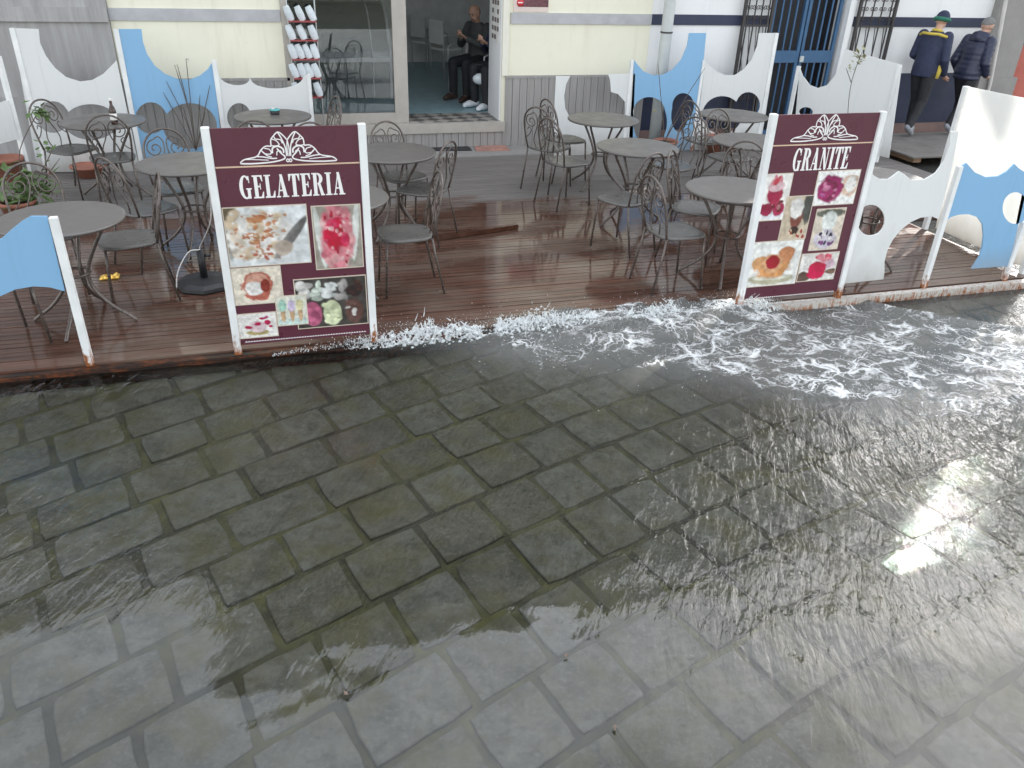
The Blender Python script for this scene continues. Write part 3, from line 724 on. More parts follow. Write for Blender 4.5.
# front row, left
screen('sky blue scalloped screen at the front left corner of the deck', 5.03,
       [(47, 216)]+[(31, 216)]+[(22, 221), (12, 229), (2, 238), (-12, 244), (-30, 246), (-60, 250)]+[(-70, 310), (-40, 306), (-15, 300), (0, 296), (16, 289), (34, 286), (50, 287), (65, 291)], [], 'blue_panel', [(53, 217, .045)])
# front row, right
screen('white scalloped front screen with round hole beside the GRANITE board', 5.03,
       [(838, 284), (883, 279)]+[(884, 272), (884, 262), (887, 250), (892, 240), (900, 230), (910, 222), (920, 217.5), (931, 216), (938, 219)]+[(952, 165), (958, 132), (950, 131), (949, 145), (944, 161), (935, 173), (924, 179.5), (911, 180), (904, 174), (899, 171), (895, 174), (888, 179), (880, 179), (873, 175), (868, 165), (871, 163), (868, 152)], [ell(870.5, 220, 14, 15.5)], 'white_panel', [(960, 132+34, .04)])
screen('sky blue scalloped front screen at the right corner of the deck', 5.03,
       [(945, 222)]+[(950, 217), (958, 214.5), (968, 214), (977, 217), (982, 224), (983, 235), (982, 246), (979, 256), (971, 268.5)]+[(1008, 266), (1026, 190), (1029, 174), (1024, 172), (1018, 168), (1014, 164), (1007, 171), (998, 176), (985, 177), (974, 172), (966, 163), (961, 166)], [ell(1015, 208, 13, 16)], 'blue_panel', [(1024, 222, .04), ])
# back row, left to right
screen('white back screen with round bite, far left against the grey stone wall', YB,
       [(38, 172), (140, 171), (117, 62), (116, 60)]+[(115, 62), (111, 66), (103, 74), (92, 80), (80, 81.5), (66, 77), (55, 68), (46, 56), (40, 43), (38.5, 29), (12, 28)], [cloud([(53, 117, 16, 16), (91, 122, 27, 18)])], 'white_panel', [(12, 28, .05)])
screen('sky blue back screen with round bite, behind the dried twig plant', YB,
       [(142, 171), (224, 168), (213, 61), (208, 69), (200, 75.5), (190, 79.5), (178, 79), (165, 74), (155, 66), (147, 54), (143, 42), (141.5, 29), (117, 29)], [cloud([(151, 118, 15.5, 16), (190, 126, 27, 23)])], 'blue_panel', [(116, 29, .05)])
screen('low white wavy back screen left of the shop window', YB,
       [(226, 168), (316, 164), (309, 75), (304, 76)]+arc((303, 77), (251, 79), 88.5)[1:-1]+[(250, 78)]+arc((249, 80), (219, 74), 85)[1:-1]+[(218, 73)], [ell(239, 117, 12, 14)], 'white_panel', [(214, 60, .05), (308.5, 74, .04)])
screen('white back screen with cloud cut-out in front of the grey wainscot', YB,
       [(552, 156), (632, 154), (635, 74), (608, 74)]+[(610, 80), (611, 92), (618, 94), (625, 102), (625, 114), (620, 121), (605, 124), (585, 124), (570, 118), (565, 108), (564, 96), (566, 84), (570, 76)]+[(556, 76)], [], 'white_panel', [], postmat='post_clean')
screen('sky blue back screen with tall horn, in front of the grey pole', YB,
       [(628, 153), (692, 150), (699, 108), (706, 33), (689, 33), (687, 46), (681, 60), (672, 70), (662, 75), (652, 75), (643, 71), (637, 64), (634, 60)], [cloud([(650, 122, 17, 24), (649, 112, 16, 15)]), cloud([(683, 106, 11, 13), (679, 116, 8, 16)])], 'blue_panel', [(632, 60, .04)])
screen('white back screen with tall horn beside the blue gate', YB,
       [(694, 150), (760, 147), (766, 110), (778, 33), (759, 33), (757, 46), (752, 59), (744, 69), (735, 75), (725, 75), (716, 71), (710, 66), (705, 62)], [cloud([(722, 115, 20, 19), (748, 105, 12, 13)])], 'white_panel', [(703.5, 60, .035), (776.5, 33, .05)])
# right side fence runs back to front: outline given as (distance along the base, height)
def side_screen(label, A, B, outline, holes, posts, mt='white_panel'):
    A = Vector(A); B = Vector(B); d = (B-A).normalized(); nn = Vector((-d.y, d.x, 0))
    e = thing('screen_panel', label, 'screen', tuple((A+B)/2), 'scalloped terrace screens')
    fn = lambda u, v, t: tuple(A+d*u+nn*t+Vector((0, 0, v)))
    mb = MB(); mb.plate(outline, holes, fn, -.006, .006); mb.build('board', mt, e)
    for (u, h) in posts:
        mb = MB(); mb.plate([(u-.022, -.003), (u+.022, -.003), (u+.022, h), (u-.022, h)], [], fn, -.022, .022); mb.build('post', 'post_clean', e)
    return e
def hitplane(px, py, A, B):
    A = Vector(A); B = Vector(B); d = (B-A).normalized(); n = Vector((-d.y, d.x, 0)); r_ = ray(px, py); o = Vector((0, 0, EYE))
    t = (A-o).dot(n)/r_.dot(n); q = o+r_*t; return ((q-A).dot(d), q.z)
A, B = (7.15, 9.86, 0), (7.74, 8.8, 0)
ol = [hitplane(*q, A, B) for q in [(800, 68), (803, 76), (810, 85), (818, 88), (827, 85), (835, 76), (841, 65), (845, 49), (902, 65), (889, 158), (794, 134)]]
side_screen('tall white screen with round bite, climbed by a thin twig plant', A, B, ol, [[hitplane(*q, A, B) for q in ell(806, 112, 7, 5, 14)]], [(hitplane(799, 66, A, B)[0], hitplane(799, 66, A, B)[1]), (hitplane(900, 66, A, B)[0], hitplane(900, 66, A, B)[1])])
A, B = (6.27, 6.62, 0), (6.235, 5.08, 0)
ol = [hitplane(*q, A, B) for q in [(965, 86), (1024, 98), (1060, 106), (1026, 268), (981, 248), (936, 228)]]
side_screen('large plain white screen closing the right side of the deck', A, B, ol, [], [(hitplane(965, 86, A, B)[0]+.02, hitplane(965, 86, A, B)[1]), (1.5, 1.2)], 'thin_panel')
A, B = (-2.58, 9.82, 0), (-2.95, 9.2, 0)
side_screen('low white side screen at the far left end of the deck', A, B, [(0, .40), (.72, .40), (.72, .72), (0, .80)], [], [(.0, 1.22), (.7, 1.1)])

# ================================================================== SIGN BOARDS
def glyph(ch):
    """bold condensed serif capitals as convex polygons in a 1-high box; returns width, polygons"""
    def rc(x0, z0, x1, z1): return [(x0, z0), (x1, z0), (x1, z1), (x0, z1)]
    sf = .055; st = .17
    if ch == 'I': return .34, [rc(.085, 0, .085+st, 1), rc(.01, 0, .33, sf), rc(.01, 1-sf, .33, 1)]
    if ch == 'L': return .50, [rc(.07, 0, .07+st, 1), rc(0, 1-sf, .32, 1), rc(0, 0, .48, .065), [(.36, .06), (.48, .06), (.50, .30), (.46, .30)]]
    if ch == 'E': return .52, [rc(.07, 0, .07+st, 1), rc(0, 0, .49, .065), rc(0, 1-.065, .48, 1), rc(.2, .48, .36, .545), rc(.34, .38, .38, .64), [(.37, .06), (.49, .06), (.51, .28), (.47, .28)], [(.37, .94), (.48, .94), (.49, .73), (.45, .73)]]
    if ch == 'T': return .54, [rc(.185, 0, .185+st, 1), rc(.09, 0, .45, sf), rc(.0, 1-.065, .54, 1), [(0, .94), (.12, .94), (.04, .70), (.0, .70)], [(.42, .94), (.54, .94), (.54, .70), (.50, .70)]]
    if ch == 'A': return .60, [[(.06, .03), (.115, .03), (.315, 1), (.265, 1)], [(.34, .03), (.53, .03), (.345, 1), (.215, 1)], rc(.14, .27, .42, .33), rc(.0, 0, .20, sf), rc(.29, 0, .60, sf)]
    if ch == 'N': return .62, [rc(.09, 0, .145, 1), rc(.475, 0, .53, 1), [(.06, 1), (.235, 1), (.53, 0), (.40, 0)], rc(0, 0, .235, sf), rc(0, 1-sf, .2, 1), rc(.385, 1-sf, .62, 1)]
    def ring(cx, cz, rx, rz, ix, iz, dx, a0, a1, n=14):
        out = []
        for k in range(n):
            b0 = a0+(a1-a0)*k/n; b1 = a0+(a1-a0)*(k+1)/n
            out.append([(cx+rx*math.cos(b0), cz+rz*math.sin(b0)), (cx+rx*math.cos(b1), cz+rz*math.sin(b1)), (cx+dx+ix*math.cos(b1), cz+iz*math.sin(b1)), (cx+dx+ix*math.cos(b0), cz+iz*math.sin(b0))])
        return out
    if ch == 'R': return .60, [rc(.07, 0, .07+st, 1), rc(0, 0, .31, sf), rc(0, 1-sf, .25, 1), [(.28, .52), (.42, .52), (.56, .04), (.40, .04)], rc(.40, 0, .60, sf)]+ring(.26, .745, .27, .255, .10, .19, 0, -math.pi/2, math.pi/2)
    if ch == 'G': return .60, ring(.29, .5, .29, .515, .13, .44, .01, R(42), R(318), 26)+[rc(.37, .0, .52, .45), rc(.31, .40, .58, .455), [(.44, .98), (.49, .98), (.50, .68), (.46, .68)]]
def lettering(text, x0, x1, z0, z1, y, parent):
    gl = [glyph(c) for c in text]; gap = .045; tot = sum(g[0] for g in gl)+gap*(len(gl)-1); sx = (x1-x0)/tot; x = x0
    mb = MB(); k = 0
    for wdt, polys in gl:
        for pg in polys:
            mb.plate([(x+u*sx, z0+v*(z1-z0)) for u, v in pg], [], lambda u, v, t: (u, t, v), y, y-.0012-.00006*(k % 11)); k += 1
        x += (wdt+gap)*sx
    mb.build('lettering', 'sign_white', parent)

def ribbon(mb, pts, w, y, fn):
    P = [Vector((*p_, 0)) for p_ in pts]; N = len(P); vs_ = []
    for i, p_ in enumerate(P):
        d = (P[min(i+1, N-1)]-P[max(i-1, 0)]).normalized(); q = Vector((-d.y, d.x, 0))
        ww = w*(1 if 0 < i < N-1 else .55)
        for s_ in (1, -1): u = p_+q*ww*s_; vs_.append(u)
    top = [fn(u.x, u.y, y) for u in vs_]; bot = [fn(u.x, u.y, 0.) for u in vs_]
    n = len(top); fs = [(2*i, 2*i+2, 2*i+3, 2*i+1) for i in range(N-1)]
    fs += [(2*i, n+2*i, n+2*i+2, 2*i+2) for i in range(N-1)]+[(2*i+1, 2*i+3, n+2*i+3, n+2*i+1) for i in range(N-1)]
    mb.add(top+bot, fs)
def smooth(pts, k=5):
    P = [np.array(p_, float) for p_ in pts]; out = []
    for i in range(len(P)-1):
        a = P[max(i-1, 0)]; b = P[i]; c = P[i+1]; d = P[min(i+2, len(P)-1)]
        for t in np.linspace(0, 1, k, endpoint=False):
            out.append(tuple(.5*((2*b)+(-a+c)*t+(2*a-5*b+4*c-d)*t*t+(-a+3*b-3*c+d)*t**3)))
    return out+[tuple(P[-1])]
def ornament(cx, cz, hw, y, parent):
    """symmetrical lily scroll, half width hw"""
    k = hw/295.
    strokes = [([(-290, 8), (-262, 28), (-190, 44), (-160, 82), (-130, 104), (-98, 102)], 6), ([(-290, 4), (-200, 2), (-100, 8), (-40, 20), (-22, 36), (-46, 62), (-66, 90)], 7),
               ([(-98, 102), (-96, 140), (-80, 162), (-52, 186), (-26, 170), (0, 138)], 6), ([(-52, 184), (-34, 150), (-16, 96), (-12, 40)], 6), ([(-92, 146), (-66, 136), (-50, 112), (-70, 104), (-96, 106)], 5),
               ([(-76, 160), (-68, 146), (-40, 140), (-30, 118)], 5), ([(-95, 60), (-90, 92), (-58, 102), (-30, 84), (-28, 60)], 8), ([(-70, 46), (-66, 70), (-48, 74), (-40, 58)], 5),
               ([(-160, 82), (-140, 60), (-104, 58), (-110, 84), (-140, 92)], 5), ([(-190, 44), (-150, 40), (-104, 30), (-70, 30)], 6), ([(-150, 72), (-128, 48), (-100, 38)], 5), ([(0, 138), (-6, 90), (-4, 40)], 5), ([(-18, 14), (-8, 6), (0, 14), (-8, 24), (-18, 14)], 5), ([(-262, 28), (-200, 26), (-120, 20)], 4)]
    mb = MB(); i = 0
    for pts, w in strokes:
        for sg in (1, -1):
            ribbon(mb, [(cx+sg*u*k, cz+v*k) for u, v in smooth(pts)], w*k*.62, 1, lambda u, v, t, i=i: (u, y-(.001+.00004*i)*t, v)); i += 1
    mb.build('ornament', 'sign_white', parent)

# --- printed photographs: painted on a fine grid as colours of the print
def canvas(n, m_, col, var=.06, seed=0):
    yy, xx = np.mgrid[0:n, 0:m_]; u = xx/(m_-1); v = yy/(n-1)
    c = np.ones((n, m_, 3))*np.array(col); f = fbm(u*4+seed, v*4, seed, 4)
    return c*(1+var*f[..., None]), u, v
def blob(c, u, v, cx, cy, rx, ry, col, rot=0., soft=.12, shade=.25, nz=.18, seed=0):
    a = math.cos(rot); b = math.sin(rot); x = ((u-cx)*a+(v-cy)*b)/rx; y = (-(u-cx)*b+(v-cy)*a)/ry
    d = np.sqrt(x*x+y*y)+nz*fbm(u*9+seed*3.1, v*9+seed, seed, 3)
    w = sstep(1+soft, 1-soft, d)[..., None]; s_ = 1-shade*np.clip(.5+.6*(-y*.7+x*.4), 0, 1)+.1*fbm(u*18, v*18, seed+2, 3)
    return c*(1-w)+np.array(col)*s_[..., None]*w
WH, CR, PK, RD, DR, BR, OR, DK, MG = (.72, .70, .66), (.62, .50, .36), (.62, .24, .27), (.42, .03, .06), (.16, .02, .035), (.22, .10, .05), (.60, .30, .13), (.05, .04, .04), (.30, .05, .13)
def scatter(c, u, v, n, box, size, cols, seed):
    r = random.Random(seed)
    for k in range(n):
        c = blob(c, u, v, r.uniform(box[0], box[2]), r.uniform(box[1], box[3]), size*r.uniform(.6, 1.4), size*r.uniform(.5, 1.1), r.choice(cols), r.uniform(0, 3), .25, .3, .25, seed+k)
    return c
def paint(kind, n, m_):
    if kind == 'nutgelato':
        c, u, v = canvas(n, m_, (.58, .60, .60), .2, 1); c = blob(c, u, v, .05, .3, .14, .5, (.16, .13, .09)); c = blob(c, u, v, .42, .48, .44, .42, WH, .3, seed=3)
        c = scatter(c, u, v, 16, (.08, .1, .7, .8), .11, [WH, (.66, .58, .48), CR], 4); c = scatter(c, u, v, 30, (.25, .08, .62, .6), .045, [(.40, .16, .08), (.48, .24, .13), CR], 5)
        c = scatter(c, u, v, 10, (.25, .65, .6, .9), .03, [(.42, .14, .10)], 6); c = scatter(c, u, v, 70, (.05, .05, .75, .9), .028, [WH, (.5, .3, .2), CR, (.7, .66, .6), (.42, .2, .12)], 7); c = blob(c, u, v, .78, .55, .07, .42, (.25, .24, .23), .55, .1, .6, .03); c = blob(c, u, v, .68, .72, .12, .14, (.45, .38, .32), .6); return c
    if kind == 'redgelato':
        c, u, v = canvas(n, m_, (.30, .28, .24), .2, 2); c = blob(c, u, v, .12, .5, .08, .5, (.60, .62, .58), -.15, .1, .2, .02); c = blob(c, u, v, .88, .4, .07, .5, (.62, .64, .6), .15, .1, .2, .02)
        c = blob(c, u, v, .5, .5, .36, .52, PK, 0, seed=3); c = scatter(c, u, v, 18, (.2, .1, .8, .95), .11, [(.66, .36, .36), (.6, .2, .24), (.7, .46, .44)], 8)
        c = scatter(c, u, v, 8, (.3, .1, .7, .6), .14, [(.50, .03, .07), (.58, .06, .12)], 9); c = scatter(c, u, v, 40, (.2, .08, .8, .95), .035, [(.72, .5, .48), (.6, .1, .16), (.7, .36, .38), (.4, .02, .06)], 10); return c
    if kind == 'coconut':
        c, u, v = canvas(n, m_, (.66, .60, .50), .12, 3); c = blob(c, u, v, .5, .5, .33, .42, (.44, .15, .11), 0, .06); c = blob(c, u, v, .5, .42, .25, .28, (.60, .34, .26)); c = blob(c, u, v, .42, .58, .2, .2, WH); c = blob(c, u, v, .66, .5, .1, .2, (.24, .06, .05)); return c
    if kind == 'trays':
        c, u, v = canvas(n, m_, (.07, .065, .06), .3, 4)
        for i, (x, col) in enumerate([(.12, WH), (.30, (.62, .68, .60)), (.48, (.66, .68, .66)), (.64, (.4, .38, .36)), (.84, (.08, .05, .04))]): c = scatter(c, u, v, 7, (x-.06, .1, x+.06, .4), .07, [col, tuple(q*.6 for q in col)], 20+i)
        for i, (x, col) in enumerate([(.22, (.46, .14, .22)), (.50, (.62, .66, .44)), (.82, (.13, .08, .07))]):
            c = blob(c, u, v, x, .72, .13, .26, col, 0, .08, .3, .06); c = scatter(c, u, v, 12, (x-.1, .5, x+.1, .92), .05, [col, tuple(min(1, q*1.3) for q in col), (.6, .58, .54) if i == 2 else tuple(q*.7 for q in col)], 30+i)
        return c
    if kind == 'cones':
        c, u, v = canvas(n, m_, (.60, .60, .52), .1, 5); c = blob(c, u, v, .5, .9, .6, .12, (.55, .66, .62))
        for x, col in ((.2, (.36, .56, .46)), (.5, (.56, .48, .62)), (.78, (.62, .58, .36))): c = blob(c, u, v, x, .58, .08, .32, (.52, .36, .22)); c = blob(c, u, v, x, .32, .13, .2, col)
        return c
    if kind == 'sundae':
        c, u, v = canvas(n, m_, (.68, .66, .62), .08, 6); c = blob(c, u, v, .5, .8, .3, .12, (.4, .34, .16)); c = blob(c, u, v, .5, .56, .24, .26, (.66, .52, .54)); c = scatter(c, u, v, 7, (.2, .15, .85, .6), .08, [(.44, .03, .10), (.5, .1, .2)], 12); return c
    if kind == 'berrycup':
        c, u, v = canvas(n, m_, WH, .06, 7); c = blob(c, u, v, .5, .82, .46, .16, (.66, .66, .68)); c = blob(c, u, v, .5, .42, .28, .26, (.36, .05, .09)); c = blob(c, u, v, .5, .26, .3, .12, (.66, .46, .48)); c = scatter(c, u, v, 6, (.36, .06, .66, .22), .07, [(.5, .08, .1), PK], 14); c = blob(c, u, v, .3, .76, .24, .15, (.30, .04, .08)); c = blob(c, u, v, .72, .76, .2, .15, (.36, .05, .10)); c = scatter(c, u, v, 5, (.3, .6, .8, .85), .06, [DR, (.4, .2, .2)], 15); return c
    if kind == 'berryplate':
        c, u, v = canvas(n, m_, (.74, .73, .70), .05, 8); c = blob(c, u, v, .82, .45, .22, .34, (.64, .48, .38)); c = blob(c, u, v, .84, .42, .14, .24, WH); c = blob(c, u, v, .36, .52, .3, .42, MG); c = scatter(c, u, v, 12, (.15, .2, .5, .8), .08, [(.42, .12, .28), (.2, .02, .08), (.5, .2, .3)], 16); return c
    if kind == 'coffee':
        c, u, v = canvas(n, m_, (.50, .42, .32), .2, 9); c = blob(c, u, v, .9, .25, .25, .4, (.1, .1, .09)); c = blob(c, u, v, .5, .5, .24, .25, (.22, .09, .07)); c = blob(c, u, v, .45, .26, .26, .24, WH); c = blob(c, u, v, .5, .8, .18, .1, (.07, .05, .04)); c = scatter(c, u, v, 14, (.1, .8, .9, .97), .05, [(.34, .06, .05), CR], 17); return c
    if kind == 'darkcup':
        c, u, v = canvas(n, m_, (.60, .53, .44), .1, 10); c = blob(c, u, v, .5, .1, .5, .1, (.15, .15, .12)); c = blob(c, u, v, .5, .28, .27, .24, (.68, .70, .66)); c = blob(c, u, v, .48, .74, .38, .24, (.56, .52, .58)); c = scatter(c, u, v, 16, (.2, .58, .78, .92), .06, [(.05, .03, .07), (.2, .08, .2), WH], 18); return c
    if kind == 'brioche':
        c, u, v = canvas(n, m_, (.70, .70, .66), .05, 11); c = blob(c, u, v, .5, .86, .45, .12, (.44, .42, .30)); c = blob(c, u, v, .5, .82, .36, .06, (.62, .6, .5)); c = blob(c, u, v, .5, .56, .34, .28, OR); c = blob(c, u, v, .72, .3, .16, .18, (.50, .23, .12)); c = blob(c, u, v, .24, .46, .15, .16, (.60, .33, .16)); c = blob(c, u, v, .48, .5, .19, .22, (.62, .36, .2)); c = blob(c, u, v, .48, .46, .13, .16, (.34, .03, .05)); return c
    if kind == 'redfruit':
        c, u, v = canvas(n, m_, (.62, .60, .56), .15, 12); c = blob(c, u, v, .15, .85, .2, .2, (.14, .1, .08)); c = blob(c, u, v, .9, .7, .2, .1, (.2, .13, .1)); c = blob(c, u, v, .75, .4, .2, .2, (.58, .42, .48)); c = blob(c, u, v, .48, .62, .26, .34, (.52, .03, .09)); c = scatter(c, u, v, 6, (.35, .1, .75, .3), .1, [(.56, .1, .14), PK], 19); return c
def photo(kind, label, quad, Y, parent, n=60):
    q = [onY(*p_, Y) for p_ in quad]
    x0 = (q[0].x+q[3].x)/2; x1 = (q[1].x+q[2].x)/2; z1 = (q[0].z+q[1].z)/2; z0 = (q[2].z+q[3].z)/2
    m_ = max(16, int(n*(x1-x0)/(z1-z0))); c = paint(kind, n, m_)
    yy_, xx_ = np.mgrid[0:n, 0:m_]/float(n); c = np.clip((c*(1+.38*fbm(xx_*11, yy_*11, len(kind), 4)[..., None]))*1.08-.03, .01, .85)
    xs_ = np.linspace(x0, x1, m_); zs_ = np.linspace(z1, z0, n); y = Y-.0085-.0016
    photo.k = getattr(photo, 'k', 0)+1; y -= .0005*(photo.k % 6 or 6)
    mb = MB(); mb.v = [(x, y, z) for z in zs_ for x in xs_]
    mb.f = [(j*m_+i, (j+1)*m_+i, (j+1)*m_+i+1, j*m_+i+1) for j in range(n-1) for i in range(m_-1)]; mb.sm = [False]*len(mb.f)
    mb.box((x0-.006, y+.0004, z0-.006), (x1+.006, Y-.0062, z1+.006))
    nn = len(mb.v); o = mb.build('photo_print', 'print', parent, fix=False); o['label'] = label
    a = o.data.attributes.new('print', 'FLOAT_COLOR', 'POINT'); cc = np.ones((nn, 4)); cc[:, :3] = (.60, .52, .42); cc[:n*m_, :3] = c.reshape(-1, 3); a.data.foreach_set('color', cc.ravel())
def sign(label, x0, x1, ztop, text, tx, orn, div, photos, scal, Y=5.0):
    e = thing('sign_board', label, 'sign', ((x0+x1)/2, Y, 0), 'maroon menu boards on the deck edge')
    pw = .047
    for x in (x0, x1): 
        mb = MB(); mb.box((x-pw/2, Y-.024, -.02), (x+pw/2, Y+.024, ztop), bev=.003); mb.build('post', 'post', e)
    mb = MB(); mb.box((x0+pw/2+.0005, Y-.006, .05), (x1-pw/2-.0005, Y+.006, ztop-.008)); mb.build('board', 'maroon', e)
    yf = Y-.0065
    lettering(text, *tx, yf, e); ornament(*orn, yf, e)
    mb = MB(); mb.box((x0+pw/2+.002, yf-.0012, div), (x1-pw/2-.002, Y-.0062, div+.009)); mb.build('gold_line', 'gold', e)
    for ph in photos: photo(ph[0], ph[1], ph[2], Y, e)
    mb = MB(); nsc = 46
    for k in range(nsc):
        xx = x0+.05+(x1-x0-.1)*k/nsc; mb.plate([(xx, scal), (xx+.009, scal+.008), (xx+.018, scal)], [], lambda u, v, t: (u, t, v), yf, yf-.0012)
    mb.build('scalloped_border', 'sign_white', e)
    return e
gq = lambda l: [(190+x/3.2, 110+y/3.2) for x, y in l]
sign('tall maroon sign board reading GELATERIA with gelato photos', -.360, .528, 1.438, 'GELATERIA', (-.215, .404, 1.016, 1.155), (.088, 1.222, .285), 1.203,
     [('nutgelato', 'photo of white gelato with nuts and a spatula', gq([(107, 313), (370, 303), (385, 487), (128, 497)])), ('redgelato', 'photo of pink strawberry gelato', gq([(388, 307), (541, 303), (553, 498), (407, 507)])),
      ('coconut', 'photo of ice cream in a red coconut shell', gq([(131, 507), (288, 500), (297, 610), (148, 622)])), ('trays', 'photo of gelato trays', gq([(333, 542), (558, 529), (569, 680), (348, 695)])),
      ('cones', 'photo of three gelato cones', gq([(272, 597), (368, 590), (377, 680), (285, 687)])), ('sundae', 'photo of a sundae with berries', gq([(152, 655), (270, 645), (283, 718), (160, 728)]))], .066)
gq2 = lambda l: [(720+x/3.489, 90+y/3.489) for x, y in l]
sign('tall maroon sign board reading GRANITE with fruit granita photos', 3.352, 4.245, 1.436, 'GRANITE', (3.575, 4.045, 1.035, 1.195), (3.80, 1.242, .285), 1.215,
     [('berrycup', 'photo of berry granita in a cup', gq2([(155, 297), (258, 288), (215, 450), (118, 455)])), ('berryplate', 'photo of purple berry granita on a plate', gq2([(346, 287), (490, 275), (458, 393), (316, 402)])),
      ('coffee', 'photo of coffee granita topped with cream', gq2([(232, 372), (325, 368), (292, 515), (202, 520)])), ('darkcup', 'photo of white granita over mulberries', gq2([(338, 417), (437, 410), (404, 550), (307, 558)])),
      ('brioche', 'photo of brioches in a basket', gq2([(110, 535), (290, 518), (257, 668), (77, 690)])), ('redfruit', 'photo of red fruit granita', gq2([(285, 575), (413, 562), (390, 655), (264, 667)]))], .050)

# ================================================================== TABLES
def make_table():
    e = thing('bistro_table', 'x', 'table', (0, 0, 0), 'round grey bistro tables')
    mb = MB(); mb.lathe([(.0, .728), (.36, .728), (.383, .722), (.390, .728), (.392, .736), (.386, .7425), (.37, .7435), (.0, .744)], 48); mb.build('tabletop', 'table_top', e)
    for k in range(4):
        a = math.pi/4+k*math.pi/2; ca, sa = math.cos(a), math.sin(a)
        prof = smooth([(.255, .725), (.235, .66), (.165, .54), (.105, .42), (.085, .33), (.11, .23), (.20, .12), (.30, .045), (.345, .008)], 4)
        mb = MB(); mb.tube([(r_*ca, r_*sa, z) for r_, z in prof], .0125, 7); mb.build('leg', 'iron', e)
    mb = MB(); mb.tube([(.098*math.cos(2*math.pi*k/20), .098*math.sin(2*math.pi*k/20), .36) for k in range(20)], .008, 6, closed=True); mb.build('ring_brace', 'iron', e); mb = MB(); mb.tube([(.25*math.cos(2*math.pi*k/28), .25*math.sin(2*math.pi*k/28), .717) for k in range(28)], .009, 6, closed=True); mb.build('top_ring', 'iron', e)
    return e
TABLES = [(3.34, 7.10, 'round grey bistro table with two chairs standing back to back in front of it'), (-1.38, 5.71, 'round table close behind the blue front left screen, largest in view'),
          (3.51, 8.41, 'round table in front of the white cloud-cut back screen'), (1.02, 7.22, 'round table showing right of the GELATERIA board, facing the shop door'),
          (3.52, 5.60, 'round table half hidden by the left post of the GRANITE board'), (-1.57, 8.89, 'round table carrying a brown bottle in front of the white back screen'),
          (.04, 8.96, 'round table with a small teal ashtray left of the shop window'), (5.14, 8.46, 'round table before the white back screen with tall horn'),
          (4.62, 7.18, 'round table beyond the upper left corner of the GRANITE board'), (-.69, 7.08, 'round table cut off by the left post of the GELATERIA board'),
          (.40, 5.90, 'round table mostly hidden behind the GELATERIA board, its rim showing right of it'), (4.98, 5.72, 'round table seen over the white scalloped front screen')]
t0 = make_table()
for i, (x, y, lab) in enumerate(TABLES):
    o = t0 if i == 0 else copy_tree(t0); o.location = (x, y, .0); o.rotation_euler.z = random.uniform(0, 1.5); o['label'] = lab

# ================================================================== CHAIRS (front is +X)
def make_chair():
    e = thing('bistro_chair', 'x', 'chair', (0, 0, 0), 'wrought iron bistro chairs')
    def outline(sc, n=40):
        out = []
        for k in range(n):
            a = 2*math.pi*k/n; c, s_ = math.cos(a), math.sin(a); p_ = 3.4
            r_ = (abs(c)**p_+abs(s_)**p_)**(-1/p_); x = r_*c*.20*sc; y = r_*s_*(.20+.015*c)*sc; out.append((x, y))
        return out
    mb = MB(); rings = [(1.0, .438), (1.02, .446), (1.0, .455), (.95, .460), (.7, .455), (.3, .450)]; n = 40; vs_ = []
    for sc, z in rings: vs_ += [(x, y, z) for x, y in outline(sc)]
    fs = [(i*n+k, i*n+(k+1) % n, (i+1)*n+(k+1) % n, (i+1)*n+k) for i in range(len(rings)-1) for k in range(n)]+[tuple(range(n))[::-1], tuple((len(rings)-1)*n+k for k in range(n))]
    mb.add(vs_, fs, True); mb.build('seat', 'seat', e)
    for sy in (1, -1):
        mb = MB(); mb.tube([(.165, sy*.165, .44), (.172, sy*.172, .30), (.19, sy*.185, .006)], .0095, 7); mb.build('leg', 'iron', e)
        mb = MB(); mb.tube([(-.175, sy*.165, .455), (-.20, sy*.172, .30), (-.262, sy*.182, .006)], .0095, 7); mb.build('leg', 'iron', e)
    lean = lambda z: -.178-.22*(z-.45)
    hoop = [(-.165, .45), (-.178, .55), (-.185, .65), (-.184, .72)]
    hoop += [(-.183*math.cos(a), .72+.18*math.sin(a)) for a in np.linspace(.12, math.pi-.12, 15)]+[(.184, .72), (.185, .65), (.178, .55), (.165, .45)]
    mb = MB(); mb.tube([(lean(z), y, z) for y, z in hoop], .0095, 7); mb.build('back_frame', 'iron', e)
    for sy in (1, -1):
        sp = spiral(sy*.088, .745, .075, .014, math.pi/2, sy*-1.45, 24)
        tail = smooth([(sy*.088, .82), (sy*.045, .838), (sy*.012, .79), (sy*.02, .70), (sy*.062, .60), (sy*.075, .53), (sy*.05, .455)], 5)
        mb = MB(); mb.tube([(lean(z), y, z) for y, z in sp], .0058, 5); mb.tube([(lean(z), y, z) for y, z in tail], .0058, 5)
        mb.tube([(lean(z), y, z) for y, z in smooth([(sy*.178, .56), (sy*.13, .60), (sy*.10, .655), (sy*.13, .68), (sy*.145, .65)], 4)], .005, 5); mb.build('scroll', 'iron', e)
    return e
